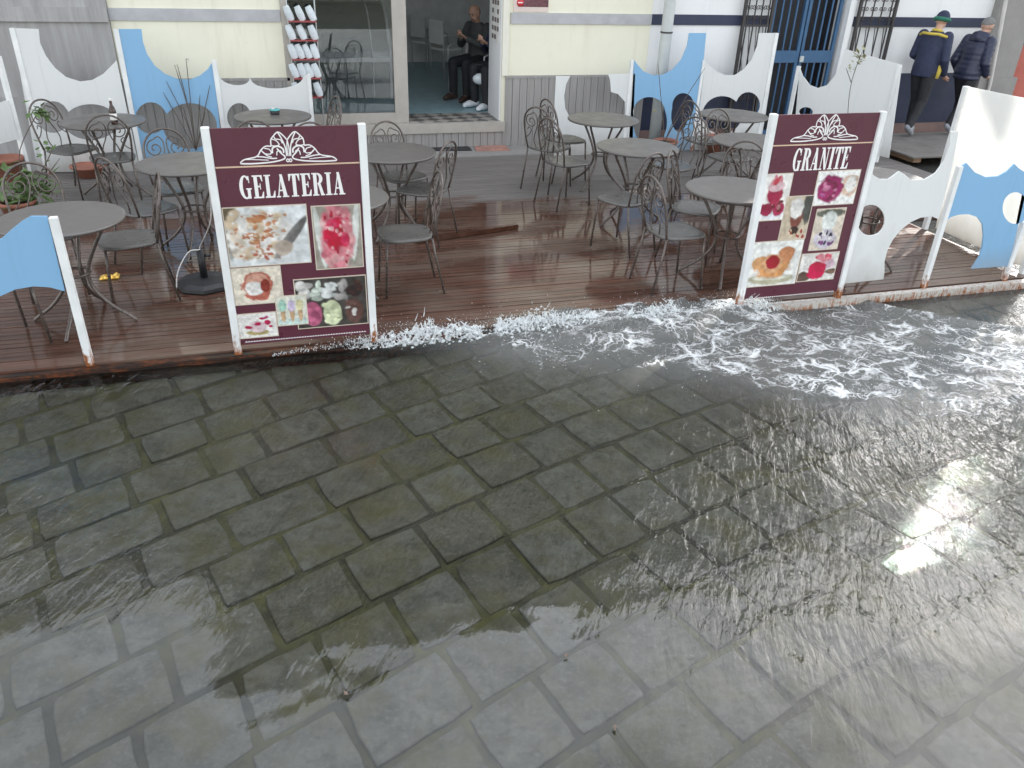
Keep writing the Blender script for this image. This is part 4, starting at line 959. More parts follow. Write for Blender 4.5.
CHAIRS = [(-1.07, 6.09, 190, 'grey chair drawn up right of the table behind the blue front screen'),
 (-1.66, 6.32, -75, 'chair showing only its hooped back beyond the large front left table, before the potted plant'),
 (-1.80, 5.42, 35, 'chair whose legs show below the blue front left screen'),
 (-.83, 7.40, -75, 'chair whose hooped back rises beyond the table cut off by the GELATERIA board'),
 (-1.02, 6.84, 40, 'chair left of the table cut off by the GELATERIA board, dark seat, leaning back'),
 (-1.50, 8.60, 100, 'chair with its hooped back in front of the bottle on the far left table'),
 (-1.93, 9.02, -35, 'chair standing against the white far left back screen, left of the bottle table'),
 (-.12, 8.20, 85, 'chair whose hoop just tops the GELATERIA board in front of the ashtray table'),
 (.30, 8.05, 100, 'chair almost wholly behind the GELATERIA board, right of the chair whose hoop tops it'),
 (.45, 9.03, 195, 'chair with narrow back in front of the shop window glass'),
 (1.15, 7.50, -65, 'chair with hooped back between a round table and the shop door sill'),
 (1.25, 7.03, 140, 'chair with wide scrolled back turned to the table near the shop door'),
 (.90, 5.86, 181, 'dark chair alone just right of the GELATERIA board, side-on'),
 (2.92, 8.45, 38, 'leftmost chair of the three by the cloud-cut white screen'),
 (3.22, 8.78, 12, 'rear chair of the three by the cloud-cut white screen, nearest the wainscot'),
 (2.89, 7.80, 22, 'front chair of the three by the cloud-cut white screen, standing on the wet edge'),
 (2.95, 6.43, 118, 'left chair of the back-to-back pair in the middle of the wet deck'),
 (3.00, 5.52, 5, 'front chair of the middle group, nearest the breaking wave'),
 (3.47, 6.08, -40, 'chair left of the table half hidden by the GRANITE board, facing it'),
 (3.95, 7.47, 205, 'chair behind the central table, beside the terracotta bowl plant'),
 (4.85, 8.52, 10, 'chair in front of the tall blue horned screen, drawn to the far right table'),
 (4.72, 7.72, -75, 'chair with hooped back between the two far right tables'),
 (3.98, 6.27, 235, 'chair whose hoop shows just left of the GRANITE board')]
c0 = make_chair()
for i, (x, y, ang, lab) in enumerate(CHAIRS):
    o = c0 if i == 0 else copy_tree(c0); o.location = (x, y, .0); o.rotation_euler.z = R(ang); o['label'] = lab

# ================================================================== SMALL THINGS ON THE TERRACE
q = onZ(115, 124, .744)
b = thing('bottle', 'small dark brown bottle with white cap on the far left table', 'bottle', tuple(q))
X_ = Matrix.Translation(q)
mb = MB(); mb.lathe([(.03, .0), (.032, .01), (.032, .12), (.025, .15), (.013, .18), (.012, .215)], 14, X_); mb.build('glass_body', 'bottle', b)
mb = MB(); mb.lathe([(.0325, .04), (.0332, .041), (.0332, .10), (.0325, .101)], 14, X_); mb.build('paper_label', 'paper', b)
mb = MB(); mb.lathe([(.014, .216), (.015, .219), (.015, .235), (.013, .238)], 12, X_); mb.build('cap', 'paper', b)
q = onZ(275, 114, .744)
b = thing('ashtray', 'small teal and white ashtray on the table left of the window', 'ashtray', tuple(q)); X_ = Matrix.Translation(q)
mb = MB(); mb.lathe([(.045, 0), (.048, .004), (.05, .035), (.044, .035), (.04, .01), (.0, .008)], 18, X_); mb.build('dish', 'black', b)
mb = MB(); mb.lathe([(.049, .036), (.053, .038), (.053, .05), (.042, .052), (.042, .037)], 18, X_); mb.build('rim', 'teal', b)
mb = MB(); mb.box((q.x-.03, q.y-.02, q.z+.053), (q.x+.0, q.y+.02, q.z+.06)); mb.build('paper_scrap', 'paper', b)

q = onZ(205, 290, 0)
u_ = thing('umbrella_base', 'black parasol base with short socket beside the GELATERIA board', 'umbrella base', (q.x, q.y+.1, 0))
X_ = Matrix.Translation((q.x, q.y+.1, 0))
mb = MB(); mb.lathe([(.21, .0), (.22, .012), (.215, .035), (.17, .055), (.05, .07), (.0, .07)], 8, X_, False); mb.build('foot', 'black', u_)
mb = MB(); mb.lathe([(.028, .07), (.028, .30), (.022, .30), (.022, .08)], 14, X_); mb.build('socket', 'black', u_)
mb = MB(); mb.tube([(q.x+.028, q.y+.1, .24), (q.x+.07, q.y+.1, .24)], .012, 8); mb.build('knob', 'black', u_)
s0 = onY(204, 138, 5.035)
mb = MB(); mb.tube(smooth([(-.372, 5.03, 1.36), (-.40, 5.24, 1.09), (-.45, 5.58, .72), (q.x+.012, q.y+.06, .33), (q.x, q.y+.07, .30), (q.x-.08, q.y+.05, .29), (q.x-.17, q.y, .16), (q.x-.20, q.y-.03, .02)], 6), .0045, 5)
tag(mb.build('cord', 'cord'), 'thin white cord tied from the GELATERIA post to the parasol base', 'cord')

q = onZ(110, 278, 0)
mb = MB(); pts = []
for k in range(9):
    for j in range(5): pts.append((q.x-.07+.14*k/8, q.y-.045+.09*j/4, .006+.03*random.random()*(1 if 0 < k < 8 and 0 < j < 4 else .2)))
mb.add(pts+[(x, y, .001) for x, y, z in pts], [(k*5+j, k*5+j+1, (k+1)*5+j+1, (k+1)*5+j) for k in range(8) for j in range(4)]+[(45+k*5+j, 45+(k+1)*5+j, 45+(k+1)*5+j+1, 45+k*5+j+1) for k in range(8) for j in range(4)])
tag(mb.build('crumpled_wrapper', 'gold_foil', fix=False), 'crumpled gold wrapper lying on the wet deck under a chair', 'wrapper')

a_, b_ = onZ(418, 243, 0), onZ(517, 228, 0); d_ = (b_-a_).normalized(); n_ = Vector((-d_.y, d_.x, 0))
mb = MB(); Lp = (b_-a_).length; xf = Matrix.Translation(a_) @ Matrix((d_, n_, (0, 0, 1))).transposed().to_4x4()
mb.box((0, -.03, .002), (Lp, .03, .042), xf, .004)
tag(mb.build('loose_batten', simple('wet_batten', (.07, .028, .016), .25, var=.3, nscale=6)), 'loose red brown wooden batten lying across the wet deck', 'batten')

# plants
def leaf(mb, p, d, L_, w):
    d = d.normalized(); s_ = d.cross(Vector((0, 0, 1))); s_ = s_.normalized() if s_.length > .05 else Vector((1, 0, 0)); up = s_.cross(d)
    v = [p, p+d*L_*.4+s_*w, p+d*L_-up*L_*.15, p+d*L_*.4-s_*w, p+d*L_*.4-up*w*.3]
    mb.add([tuple(x) for x in v], [(0, 1, 4), (1, 2, 4), (2, 3, 4), (3, 0, 4)])
def rnd(): return Vector((random.uniform(-1, 1), random.uniform(-1, 1), random.uniform(-.3, 1)))
def pot(e, x, y, r, h, rim=True):
    X_ = Matrix.Translation((x, y, 0.002))
    mb = MB(); mb.lathe([(r*.7, 0), (r*.95, h*.85), (r*1.08, h*.85), (r*1.1, h), (r*.92, h), (r*.9, h*.88), (0, h*.86)], 20, X_); mb.build('pot', 'terracotta', e)
def plant(label, x, y, r, h, twigs, leaves, lm, cat='plant'):
    e = thing('potted_plant', label, cat, (x, y, 0)); pot(e, x, y, r, h)
    mb = MB(); mb.lathe([(0, h*.87), (r*.88, h*.875), (0, h*.9)], 14, Matrix.Translation((x, y, .002))); mb.build('soil', 'soil', e)
    mb = MB()
    for tw in twigs: mb.tube(smooth(tw, 4), [.006]+[.0045]*(len(smooth(tw, 4))-2)+[.002], 5)
    mb.build('stem', 'twig', e)
    if leaves:
        mb = MB()
        for (c, n, sp, L_) in leaves:
            for k in range(n): leaf(mb, Vector(c)+Vector((random.gauss(0, sp), random.gauss(0, sp), random.gauss(0, sp))), rnd(), L_*random.uniform(.7, 1.3), L_*.32)
        mb.build('foliage', lm, e, fix=False)
    return e
P3 = lambda px, py, Y: tuple(onY(px, py, Y))
yA = 8.0; q = onY(16, 213, yA); q = onZ(22, 222, 0)
plant('bushy green plant in a pot at the far left, tall leafy shoots rising from it', q.x, q.y, .15, .2,
      [[(q.x, q.y, .18), P3(22, 185, q.y), P3(20, 150, q.y), P3(38, 112, q.y)], [(q.x, q.y, .18), P3(30, 190, q.y), P3(45, 165, q.y), P3(52, 150, q.y)], [(q.x, q.y, .18), P3(16, 192, q.y), P3(10, 172, q.y)], [(q.x, q.y, .18), P3(32, 195, q.y), P3(60, 158, q.y)]],
      [(P3(40, 112, q.y), 22, .035, .08), (P3(46, 146, q.y), 7, .03, .07), (P3(38, 155, q.y), 6, .04, .06), (P3(24, 187, q.y), 70, .08, .11), (P3(14, 205, q.y), 45, .08, .11), (P3(42, 192, q.y), 36, .06, .10)], 'leaf')
q = onZ(12, 180, 0)
e = thing('plant_pot', 'empty terracotta pot against the low white screen at the far left', 'pot', (q.x, q.y, 0)); pot(e, q.x, q.y, .15, .24)
q = onZ(199, 167, 0)
def twigset(px0, py0, tips, y): return [[P3(px0, py0, y), P3(px0+(tx-px0)*.4+random.uniform(-2, 2), py0+(ty-py0)*.45, y), P3(tx, ty, y)] for tx, ty in tips]
tw = twigset(196, 150, [(186, 58), (177, 64), (175, 66), (200, 95), (210, 85), (166, 81), (163, 92), (182, 104), (205, 112)], q.y-.1)
plant('dry leafless twig plant in a terracotta pot before the blue back screen', q.x, q.y-.1, .14, .18, tw, [(P3(186, 59, q.y-.1), 5, .012, .025), (P3(175, 65, q.y-.1), 4, .012, .02)], 'twig')
q = onZ(664, 156, 0)
tw = twigset(664, 143, [(658, 64), (660, 90), (705, 68), (690, 100), (685, 105)], q.y)
e = plant('shallow terracotta bowl of bare twigs behind the central table', q.x, q.y, .15, .2, tw, [(P3(655, 112, q.y), 5, .02, .05)], 'leaf_pale')
q = onZ(93, 172, 0)
e = thing('plant_pot', 'shallow terracotta bowl at the foot of the white far left back screen', 'pot', (q.x, q.y-.18, 0)); pot(e, q.x, q.y-.18, .17, .12)
q = onZ(716, 152, 0)
e = thing('plant_pot', 'wide terracotta trough before the white horned back screen', 'pot', (q.x, q.y-.1, 0)); pot(e, q.x, q.y-.1, .22, .22)
q = onZ(851, 160, 0); yy = 8.95
plant('thin climbing twig with grey green leaves on the tall white screen', onZ(846, 170, 0).x, yy, .1, .14,
      [[P3(848, 150, yy), P3(848, 110, yy), P3(852, 80, yy), P3(862, 52, yy)], [P3(851, 82, yy), P3(846, 68, yy)]], [(P3(860, 57, yy), 26, .035, .075), (P3(850, 69, yy), 8, .025, .05)], 'leaf_pale')

# ================================================================== SHOP CONTENTS
YR = YF-.17
rk = thing('display_rack', 'narrow display rack of white packs standing against the shop window', 'rack', (onY(305, 80, YR).x, YR, .015))
mb = MB(); xa, xb = onY(294, 80, YR).x, onY(321, 80, YR).x
for x in (xa, xb): mb.tube([(x, YR+.11, .015), (x, YR+.11, 2.0)], .008, 6)
mb.build('upright', 'mast', rk)
rows = [(21, 3), (40, 3), (59, 4), (78, 4), (97, 3)]
mb = MB()
for py, n in rows:
    z = onY(305, py, YR).z; mb = MB(); mb.box((xa, YR-.03, z-.012), (xb, YR+.12, z)); mb.build('shelf', 'door_red', rk)
pass
def make_pack():
    mb = MB(); prof = [(.036, 0), (.040, .006), (.046, .05), (.047, .10), (.043, .16), (.038, .195), (.038, .205)]
    mb.lathe(prof, 12); return mb.build('wrapped_pack', 'pack')
pk = None
for py, n in rows:
    z = onY(305, py, YR).z
    for k in range(n):
        o = make_pack() if pk is None else pk.copy()
        if pk is None: pk = o
        else: COL.objects.link(o)
        o.location = (xa+.04+(xb-xa-.06)*k/max(1, n-1), YR+.03, z+.001); o.rotation_euler = (R(random.uniform(-6, 6)), R(-20+random.uniform(-5, 5)), R(random.uniform(-20, 20))); o.scale = (.92, .5, .80)
        tag(o, 'white wrapped pack leaning in a row of the window display rack', 'package', 'white packs in the window rack')
dc = thing('car_reflection_prop', 'curved shape added in the shop, imitating a parked car mirrored in the window', 'reflection stand-in', (1.1, 12.6, ZS))  # added form standing in for a car's reflection in the shop glass
mb = MB(); prof = smooth([(.0, 0), (.0, .55), (.10, .75), (.30, 1.05), (.62, 1.2), (1.0, 1.22)], 5); x0, x1 = -.3, 1.75
mb.add([(x, 12.2+u, ZS+v) for x in (x0, x1) for u, v in prof], [(i, i+1, len(prof)+i+1, len(prof)+i) for i in range(len(prof)-1)], True); mb.build('reflection_curve', simple('reflection_dark', (.10, .11, .11), .12), dc, fix=False)
mb = MB(); mb.tube([(x1, 12.2+u, ZS+v) for u, v in prof], .022, 6); mb.tube([(x1-.25, 12.2+u, ZS+v) for u, v in prof], .012, 6); mb.box((x0, 12.16, ZS+.5), (x1, 12.2, ZS+.56)); mb.build('reflection_arcs', 'band_stone', dc)
mb = MB(); mb.box((x0, 12.2, ZS), (x1, 12.21, ZS+.5)); mb.box((x1-.012, 12.2, ZS), (x1, 13.2, ZS+.6)); mb.build('reflection_red', 'door_red', dc)  # red of the mirrored scene, given to the added form
def make_pchair():
    e = thing('plastic_chair', 'x', 'chair', (0, 0, 0), 'white chairs inside the shop')
    mb = MB(); mb.box((-.2, -.21, .42), (.2, .21, .455), bev=.012); mb.build('seat', 'white_plastic', e)
    mb = MB(); mb.box((-.225, -.2, .52), (-.195, .2, .88), bev=.01); mb.build('backrest', 'white_plastic', e)
    for sy in (1, -1):
        mb = MB(); mb.tube([(-.2, sy*.19, .0), (-.205, sy*.19, .45), (-.215, sy*.19, .85)], .012, 6); mb.build('leg', 'mast', e)
        mb = MB(); mb.tube([(.18, sy*.19, .0), (.18, sy*.19, .43)], .012, 6); mb.build('leg', 'mast', e)
        mb = MB(); mb.tube([(-.21, sy*.21, .66), (.1, sy*.21, .66), (.17, sy*.21, .64), (.18, sy*.2, .44)], .013, 6); mb.build('armrest', 'mast', e)
    return e
pc0 = make_pchair()
def floorpt(px, py): return onZ(px, py, ZS)
for i, (px, py, ang, lab) in enumerate([(428, 68, 30, 'white chair deepest inside the shop doorway'), (447, 76, 25, 'white chair in the middle of the shop doorway'), (466, 92, 215, 'white chair the seated bald man sits on')]):
    o = pc0 if i == 0 else copy_tree(pc0); q = floorpt(px, py); o.location = (q.x, q.y, ZS); o.rotation_euler.z = R(ang); o['label'] = lab
# posters
def poster(name, label, cx, y0, y1, z0, z1, facing, prints):
    pass
mb = MB(); xr = XD-.0215; p_ = thing('poster', 'white poster of small pictures on the shop door reveal', 'poster', (xr, YF+.28, 1.6))
za, zb = onY(499, 42, YF+.2).z, onY(499, -12, YF+.2).z
mb.box((xr-.004, YF+.08, za), (xr, YF+.46, zb)); mb.build('sheet', 'paper', p_)
mb = MB()
for i in range(6):
    for j in range(3):
        z = za+.03+i*(zb-za)/6.2; y = YF+.10+j*.12
        if random.random() < .85: mb.box((xr-.006, y, z), (xr-.0045, y+.085, z+.055))
mb.build('pictures', simple('poster_pics', (.17, .14, .13), .6, var=.5, nscale=18), p_)
a_, b_ = onY(513, 11.5, YF), onY(548, 11.5, YF)
p_ = thing('poster', 'pale poster with a red round badge on the yellow wall by the door', 'poster', ((a_.x+b_.x)/2, YF, a_.z))
mb = MB(); mb.box((a_.x, YF-.012, a_.z), (b_.x, YF-.002, a_.z+.30)); mb.build('sheet', simple('pink_sheet', (.66, .55, .50), .6, var=.1), p_)
mb = MB(); c_ = onY(520, 2.5, YF); mb.lathe([(0, 0), (.046, 0), (.046, .003), (0, .003)], 24, Matrix.Translation((c_.x, YF-.0125, c_.z)) @ Matrix.Rotation(R(90), 4, 'X')); mb.build('red_badge', 'redboard', p_)
mb = MB(); mb.box((c_.x-.03, YF-.0185, c_.z-.006), (c_.x+.03, YF-.0165, c_.z+.006)); mb.build('white_strip', 'paper', p_)
mb = MB(); mb.box((a_.x+.06, YF-.0145, a_.z+.055), (b_.x-.005, YF-.0125, a_.z+.29)); mb.build('dark_print', simple('dark_print', (.13, .05, .06), .6, var=.5, nscale=25), p_)

# ================================================================== PEOPLE
def capsule(mb, p0, p1, r0, r1, n=10):
    """closed tapered limb with round ends"""
    p0 = Vector(p0); p1 = Vector(p1); d = (p1-p0); L_ = d.length; d = d/L_ if L_ > 1e-6 else Vector((0, 0, 1))
    pts = []; rs = []
    for a in (-80, -55, -30, 0): pts.append(p0+d*r0*math.sin(R(a))); rs.append(r0*math.cos(R(a)))
    for a in (0, 30, 55, 80): pts.append(p1+d*r1*math.sin(R(a))); rs.append(r1*math.cos(R(a)))
    mb.tube(pts, rs, n)
def trunk(mb, secs, l, f, n=16):
    """closed trunk of elliptical sections (centre, half width, half depth)"""
    vs_ = []; secs = [(secs[0][0], secs[0][1]*.4, secs[0][2]*.4)]+list(secs)+[(secs[-1][0], secs[-1][1]*.4, secs[-1][2]*.4)]
    for c, w_, d_ in secs: vs_ += [Vector(c)+l*(w_*math.cos(2*math.pi*k/n))+f*(d_*math.sin(2*math.pi*k/n)) for k in range(n)]
    fs = [(i*n+k, i*n+(k+1) % n, (i+1)*n+(k+1) % n, (i+1)*n+k) for i in range(len(secs)-1) for k in range(n)]
    fs += [tuple(range(n))[::-1], tuple((len(secs)-1)*n+k for k in range(n))]
    mb.add(vs_, fs, True)
def fuse(o, voxel, it=3):
    """melt the overlapping closed pieces of a mesh into one continuous skin"""
    md = o.modifiers.new('remesh', 'REMESH'); md.mode = 'VOXEL'; md.voxel_size = voxel; md.use_smooth_shade = True
    if it: sm = o.modifiers.new('smooth', 'SMOOTH'); sm.iterations = it; sm.factor = .5
    dg = bpy.context.evaluated_depsgraph_get(); m2 = bpy.data.meshes.new_from_object(o.evaluated_get(dg)); m2.name = o.name
    old = o.data; o.modifiers.clear(); o.data = m2; m2.materials.clear(); m2.materials.append(old.materials[0]); bpy.data.meshes.remove(old)
    m2.polygons.foreach_set('use_smooth', [True]*len(m2.polygons)); return o
def lerp(a, b, t): return tuple(a[i]+(b[i]-a[i])*t for i in range(3))
def hand(mb, w, d, side):
    """palm, four unequal curled fingers and a thumb, from wrist w along direction d"""
    w = Vector(w); d = Vector(d).normalized(); s_ = Vector(side).normalized(); s_ = (s_-d*s_.dot(d)).normalized(); nrm = d.cross(s_).normalized()
    for off in (-.024, -.008, .008, .024): capsule(mb, w+s_*off*.7, w+d*.088+s_*off, .016, .012, 8)
    for off, L_ in ((-.028, .066), (-.0095, .078), (.0095, .072), (.028, .056)):
        k = w+d*.088+s_*off; m1 = k+d*L_*.5+nrm*.010; capsule(mb, k, m1, .0095, .009, 7); capsule(mb, m1, m1+d*L_*.4+nrm*.026, .009, .0075, 7)
    t1 = w+d*.055-s_*.042+nrm*.010; capsule(mb, w+d*.015-s_*.018, t1, .014, .011, 7); capsule(mb, t1, t1+d*.036-s_*.010+nrm*.012, .0105, .0085, 7)
def person(label, J, cat='person', jacket='navy_cloth', trousers='black_cloth', shoes='shoe_grey', hair='grey_hair', hairkind='short', bulk=1.):
    """J: joints in world space: pelvis, chest, neck, head, sho/elb/wri/hand dir L/R, hip/kne/ank/toe L/R"""
    e = thing('person', label, cat, (J['pelvis'][0], J['pelvis'][1], min(J['ankL'][2], J['ankR'][2])-.08))
    f = Vector(J['face']).normalized(); up = (Vector(J['head'])-Vector(J['neck'])).normalized(); f = (f-up*f.dot(up)*.6).normalized(); sd_ = f.cross(up).normalized(); hd = Vector(J['head'])
    lat = (Vector(J['shoL'])-Vector(J['shoR'])).normalized(); tf = lat.cross(Vector((0, 0, 1))).normalized()
    pv = Vector(J['pelvis']); ch = Vector(J['chest']); nk = Vector(J['neck'])
    mb = MB()
    trunk(mb, [(pv-Vector((0, 0, .06)), .13, .09), (pv+Vector((0, 0, .04)), .14, .10), (pv.lerp(ch, .5), .125, .09), (ch, .15, .10), (ch.lerp(nk, .6), .14, .07), (ch.lerp(nk, .9), .06, .05)], lat, tf)
    capsule(mb, ch.lerp(nk, .7), hd-up*.05, .055, .050)
    for c, r_ in ((hd+up*.025-f*.012, (.076, .092, .092)), (hd-up*.045+f*.022, (.058, .066, .062))):
        bm = bmesh.new(); bmesh.ops.create_icosphere(bm, subdivisions=3, radius=1); bm.verts.index_update()
        mb.add([Vector(c)+sd_*v.co.x*r_[0]+f*v.co.y*r_[1]+up*v.co.z*r_[2] for v in bm.verts], [[v.index for v in q.verts] for q in bm.faces], True); bm.free()
    capsule(mb, hd+up*.015+f*.076, hd-up*.018+f*.094, .009, .014, 8)
    for sg in (1, -1): capsule(mb, hd+up*.02+sd_*sg*.078-f*.008, hd-up*.02+sd_*sg*.076-f*.004, .017, .012, 8)
    for S_ in 'LR':
        capsule(mb, J['sho'+S_], J['elb'+S_], .045, .036); capsule(mb, J['elb'+S_], J['wri'+S_], .036, .026); hand(mb, J['wri'+S_], J['hd'+S_], sd_ if S_ == 'L' else -sd_)
        capsule(mb, J['hip'+S_], J['kne'+S_], .075, .048); c_ = lerp(J['kne'+S_], J['ank'+S_], .3); capsule(mb, J['kne'+S_], c_, .048, .048); capsule(mb, c_, J['ank'+S_], .048, .034); capsule(mb, J['ank'+S_], J['toe'+S_], .034, .026)
    fuse(mb.build('body', 'skin', e), .0085, 2)
    mb = MB()
    for sg in (1, -1): mb.ico(hd+up*.018+f*.079+sd_*sg*.031, .009, 1)
    mb.build('eyes', 'dark_hair', e)
    mb = MB(); mb.tube([hd-up*.05+f*.080-sd_*.02, hd-up*.052+f*.086, hd-up*.05+f*.080+sd_*.02], .005, 5); mb.build('mouth', 'red_cloth', e)
    mb = MB(); k = bulk
    trunk(mb, [(pv-Vector((0, 0, .10)), .175*k, .135*k), (pv+Vector((0, 0, .02)), .178*k, .138*k), (pv.lerp(ch, .5), .172*k, .13*k), (ch, .19*k, .135*k), (ch.lerp(nk, .45), .19*k, .115*k), (ch.lerp(nk, .75), .12, .085), (ch.lerp(nk, .98), .075, .07)], lat, tf, 20)
    for S_ in 'LR':
        capsule(mb, J['sho'+S_], J['elb'+S_], .074*k, .060*k, 12); capsule(mb, J['elb'+S_], lerp(J['elb'+S_], J['wri'+S_], .92), .060*k, .046*k, 12)
    fuse(mb.build('jacket', jacket, e), .011, 4)
    mb = MB(); trunk(mb, [(pv-Vector((0, 0, .10)), .145, .11), (pv+Vector((0, 0, .06)), .15, .115)], lat, tf)
    for S_ in 'LR':
        h_ = J['hip'+S_]; kn = J['kne'+S_]; an = J['ank'+S_]
        capsule(mb, h_, kn, .098, .070, 12); c_ = lerp(kn, an, .4); capsule(mb, kn, c_, .070, .066, 12); capsule(mb, c_, lerp(kn, an, .95), .066, .058, 12)
    fuse(mb.build('trousers', trousers, e), .011, 3)
    for S_ in 'LR':
        an = Vector(J['ank'+S_]); to = Vector(J['toe'+S_]); d_ = to-an; mb = MB()
        capsule(mb, an, an-d_*.2+Vector((0, 0, -.03)), .046, .042); capsule(mb, an-d_*.2+Vector((0, 0, -.035)), an.lerp(to, .6)+Vector((0, 0, -.005)), .042, .045); capsule(mb, an.lerp(to, .55), to, .046, .036)
        fuse(mb.build('shoe', shoes, e), .009, 2)
    if hairkind:
        mb = MB(); nU, nV = 26, 10; vs_ = []
        for j in range(nV+1):
            for i in range(nU):
                a = 2*math.pi*i/nU; fa = math.cos(a)
                lim = (1.0 if hairkind == 'short' else 1.2) + .78*(1-fa)/2*1.3
                ph = lim*j/nV; rr = 1+(.07*(vnoise(i*.9, j*1.1, 3)-.3) if hairkind == 'short' else .03)
                vs_.append(hd+up*.03-f*.012+(up*math.cos(ph)*.100+(f*math.cos(a)*.100+sd_*math.sin(a)*.084)*math.sin(ph))*rr)
        fs = [(j*nU+i, j*nU+(i+1) % nU, (j+1)*nU+(i+1) % nU, (j+1)*nU+i) for j in range(nV) for i in range(nU)]
        mb.add(vs_, fs, True); mb.build('hair' if hairkind == 'short' else 'cap', hair, e, fix=False)
    return e, f, up, sd_
def walker(bx, by, bz, H, yaw, lean, strideL, strideR, arms, heel=None):
    """joints of a walking figure; yaw is the heading, lean tips the trunk forward"""
    s = H/1.72; f = Vector((math.cos(yaw), math.sin(yaw), 0)); l = Vector((-math.sin(yaw), math.cos(yaw), 0)); B_ = Vector((bx, by, bz))
    P_ = lambda a, b, c: tuple(B_+(f*a+l*b)*s+Vector((0, 0, c*s)))
    J = dict(pelvis=P_(0, 0, .95), chest=P_(lean*.5, 0, 1.28), neck=P_(lean*.8, 0, 1.47), head=P_(lean*1.15+.02, 0, 1.60), face=tuple(f*.97+Vector((0, 0, -.22))))
    for S_, sg, st in (('L', 1, strideL), ('R', -1, strideR)):
        J['hip'+S_] = P_(0, sg*.09, .90); J['sho'+S_] = P_(lean*.6, sg*.185, 1.40)
        if st >= 0: J['kne'+S_] = P_(st*.75+.03, sg*.09, .49); J['ank'+S_] = P_(st, sg*.09, .085); J['toe'+S_] = P_(st+.15, sg*.10, .04)
        else: J['kne'+S_] = P_(st*.3+.06, sg*.09, .49); J['ank'+S_] = P_(st, sg*.09, .16); J['toe'+S_] = P_(st+.12, sg*.095, .045)
        e_, w_, h_ = arms[S_]
        J['elb'+S_] = P_(e_[0], sg*e_[1], e_[2]); J['wri'+S_] = P_(w_[0], sg*w_[1], w_[2]); v = f*h_[0]+l*sg*h_[1]+Vector((0, 0, h_[2])); J['hd'+S_] = tuple(v)
    return J, P_
# first walker
q = onZ(908, 134, .1)
J, P_ = walker(q.x-.02, 9.98, .1, 1.64, R(22), .10, .16, -.22, {'L': ((.05, .25, 1.12), (.30, .20, 1.02), (1, -.1, .1)), 'R': ((.0, .26, 1.10), (.17, .22, .88), (.7, 0, -.7))})
e, f, up, sd_ = person('walking man in a navy and yellow jacket with green band on his dark cap', J, hair='navy_cloth', hairkind='cap', trousers='black_cloth', shoes='shoe_grey')
mb = MB(); hd = Vector(J['head'])
ringp = [hd+up*.028-f*.012+(f*math.cos(a)*.100+sd_*math.sin(a)*.086)-up*(.0+.035*(1-math.cos(a))/2) for a in np.linspace(0, 2*math.pi, 20, endpoint=False)]
mb.tube(ringp, .030, 6, closed=True, flat=1.); mb.build('cap_band', 'green_cloth', e)
ch, nk = Vector(J['chest']), Vector(J['neck']); lv = (Vector(J['shoL'])-Vector(J['shoR'])).normalized()
mb = MB(); mb.tube([ch+lv*.215+Vector((0, 0, .10))-f*.02, ch+lv*.11-f*.15+Vector((0, 0, .10)), ch-f*.172+Vector((0, 0, .09)), ch-lv*.11-f*.15+Vector((0, 0, .10)), ch-lv*.215+Vector((0, 0, .10))-f*.02], .019, 8)
pe = Vector(J['pelvis'])
mb.tube([pe-lv*.165+f*.03+Vector((0, 0, .20)), pe-lv*.178+f*.05+Vector((0, 0, .02)), pe-lv*.172+f*.03+Vector((0, 0, -.10))], [.02, .04, .035], 8); mb.build('yellow_panel', 'yellow_cloth', e)
mb = MB(); mb.tube([nk+(f*math.cos(a)*.06+lv*math.sin(a)*.062)-Vector((0, 0, .01)) for a in np.linspace(0, 2*math.pi, 14, endpoint=False)], .02, 6, closed=True); mb.build('collar', 'yellow_cloth', e)
# second walker
q = onZ(955, 134, .1)
J, P_ = walker(q.x+.0, 10.0, .1, 1.56, R(15), .14, .20, -.26, {'L': ((-.02, .26, 1.10), (.12, .24, .92), (.8, -.4, -.5)), 'R': ((-.02, .26, 1.10), (.12, .24, .92), (.8, -.4, -.5))})
e, f, up, sd_ = person('walking man with grey hair in a hooded navy quilted jacket', J, jacket='puffer', bulk=1.08, hair='grey_hair', trousers='black_cloth', shoes='shoe_grey')
nk = Vector(J['neck']); lv = Vector((-f.y, f.x, 0)).normalized()
mb = MB(); mb.tube([nk+(f*math.cos(a)*.07+lv*math.sin(a)*.08)+Vector((0, 0, -.0)) for a in np.linspace(0, 2*math.pi, 14, endpoint=False)], .022, 6, closed=True); mb.build('collar', 'red_cloth', e)
mb = MB()
for q_ in np.linspace(-1, 1, 7): capsule(mb, nk+lv*q_*.10-f*(.11-.05*abs(q_))-Vector((0, 0, .07+.0*abs(q_))), nk+lv*q_*.09-f*(.085-.06*abs(q_))+Vector((0, 0, .0)), .05, .045)
fuse(mb.build('hood', 'puffer', e), .011, 4)
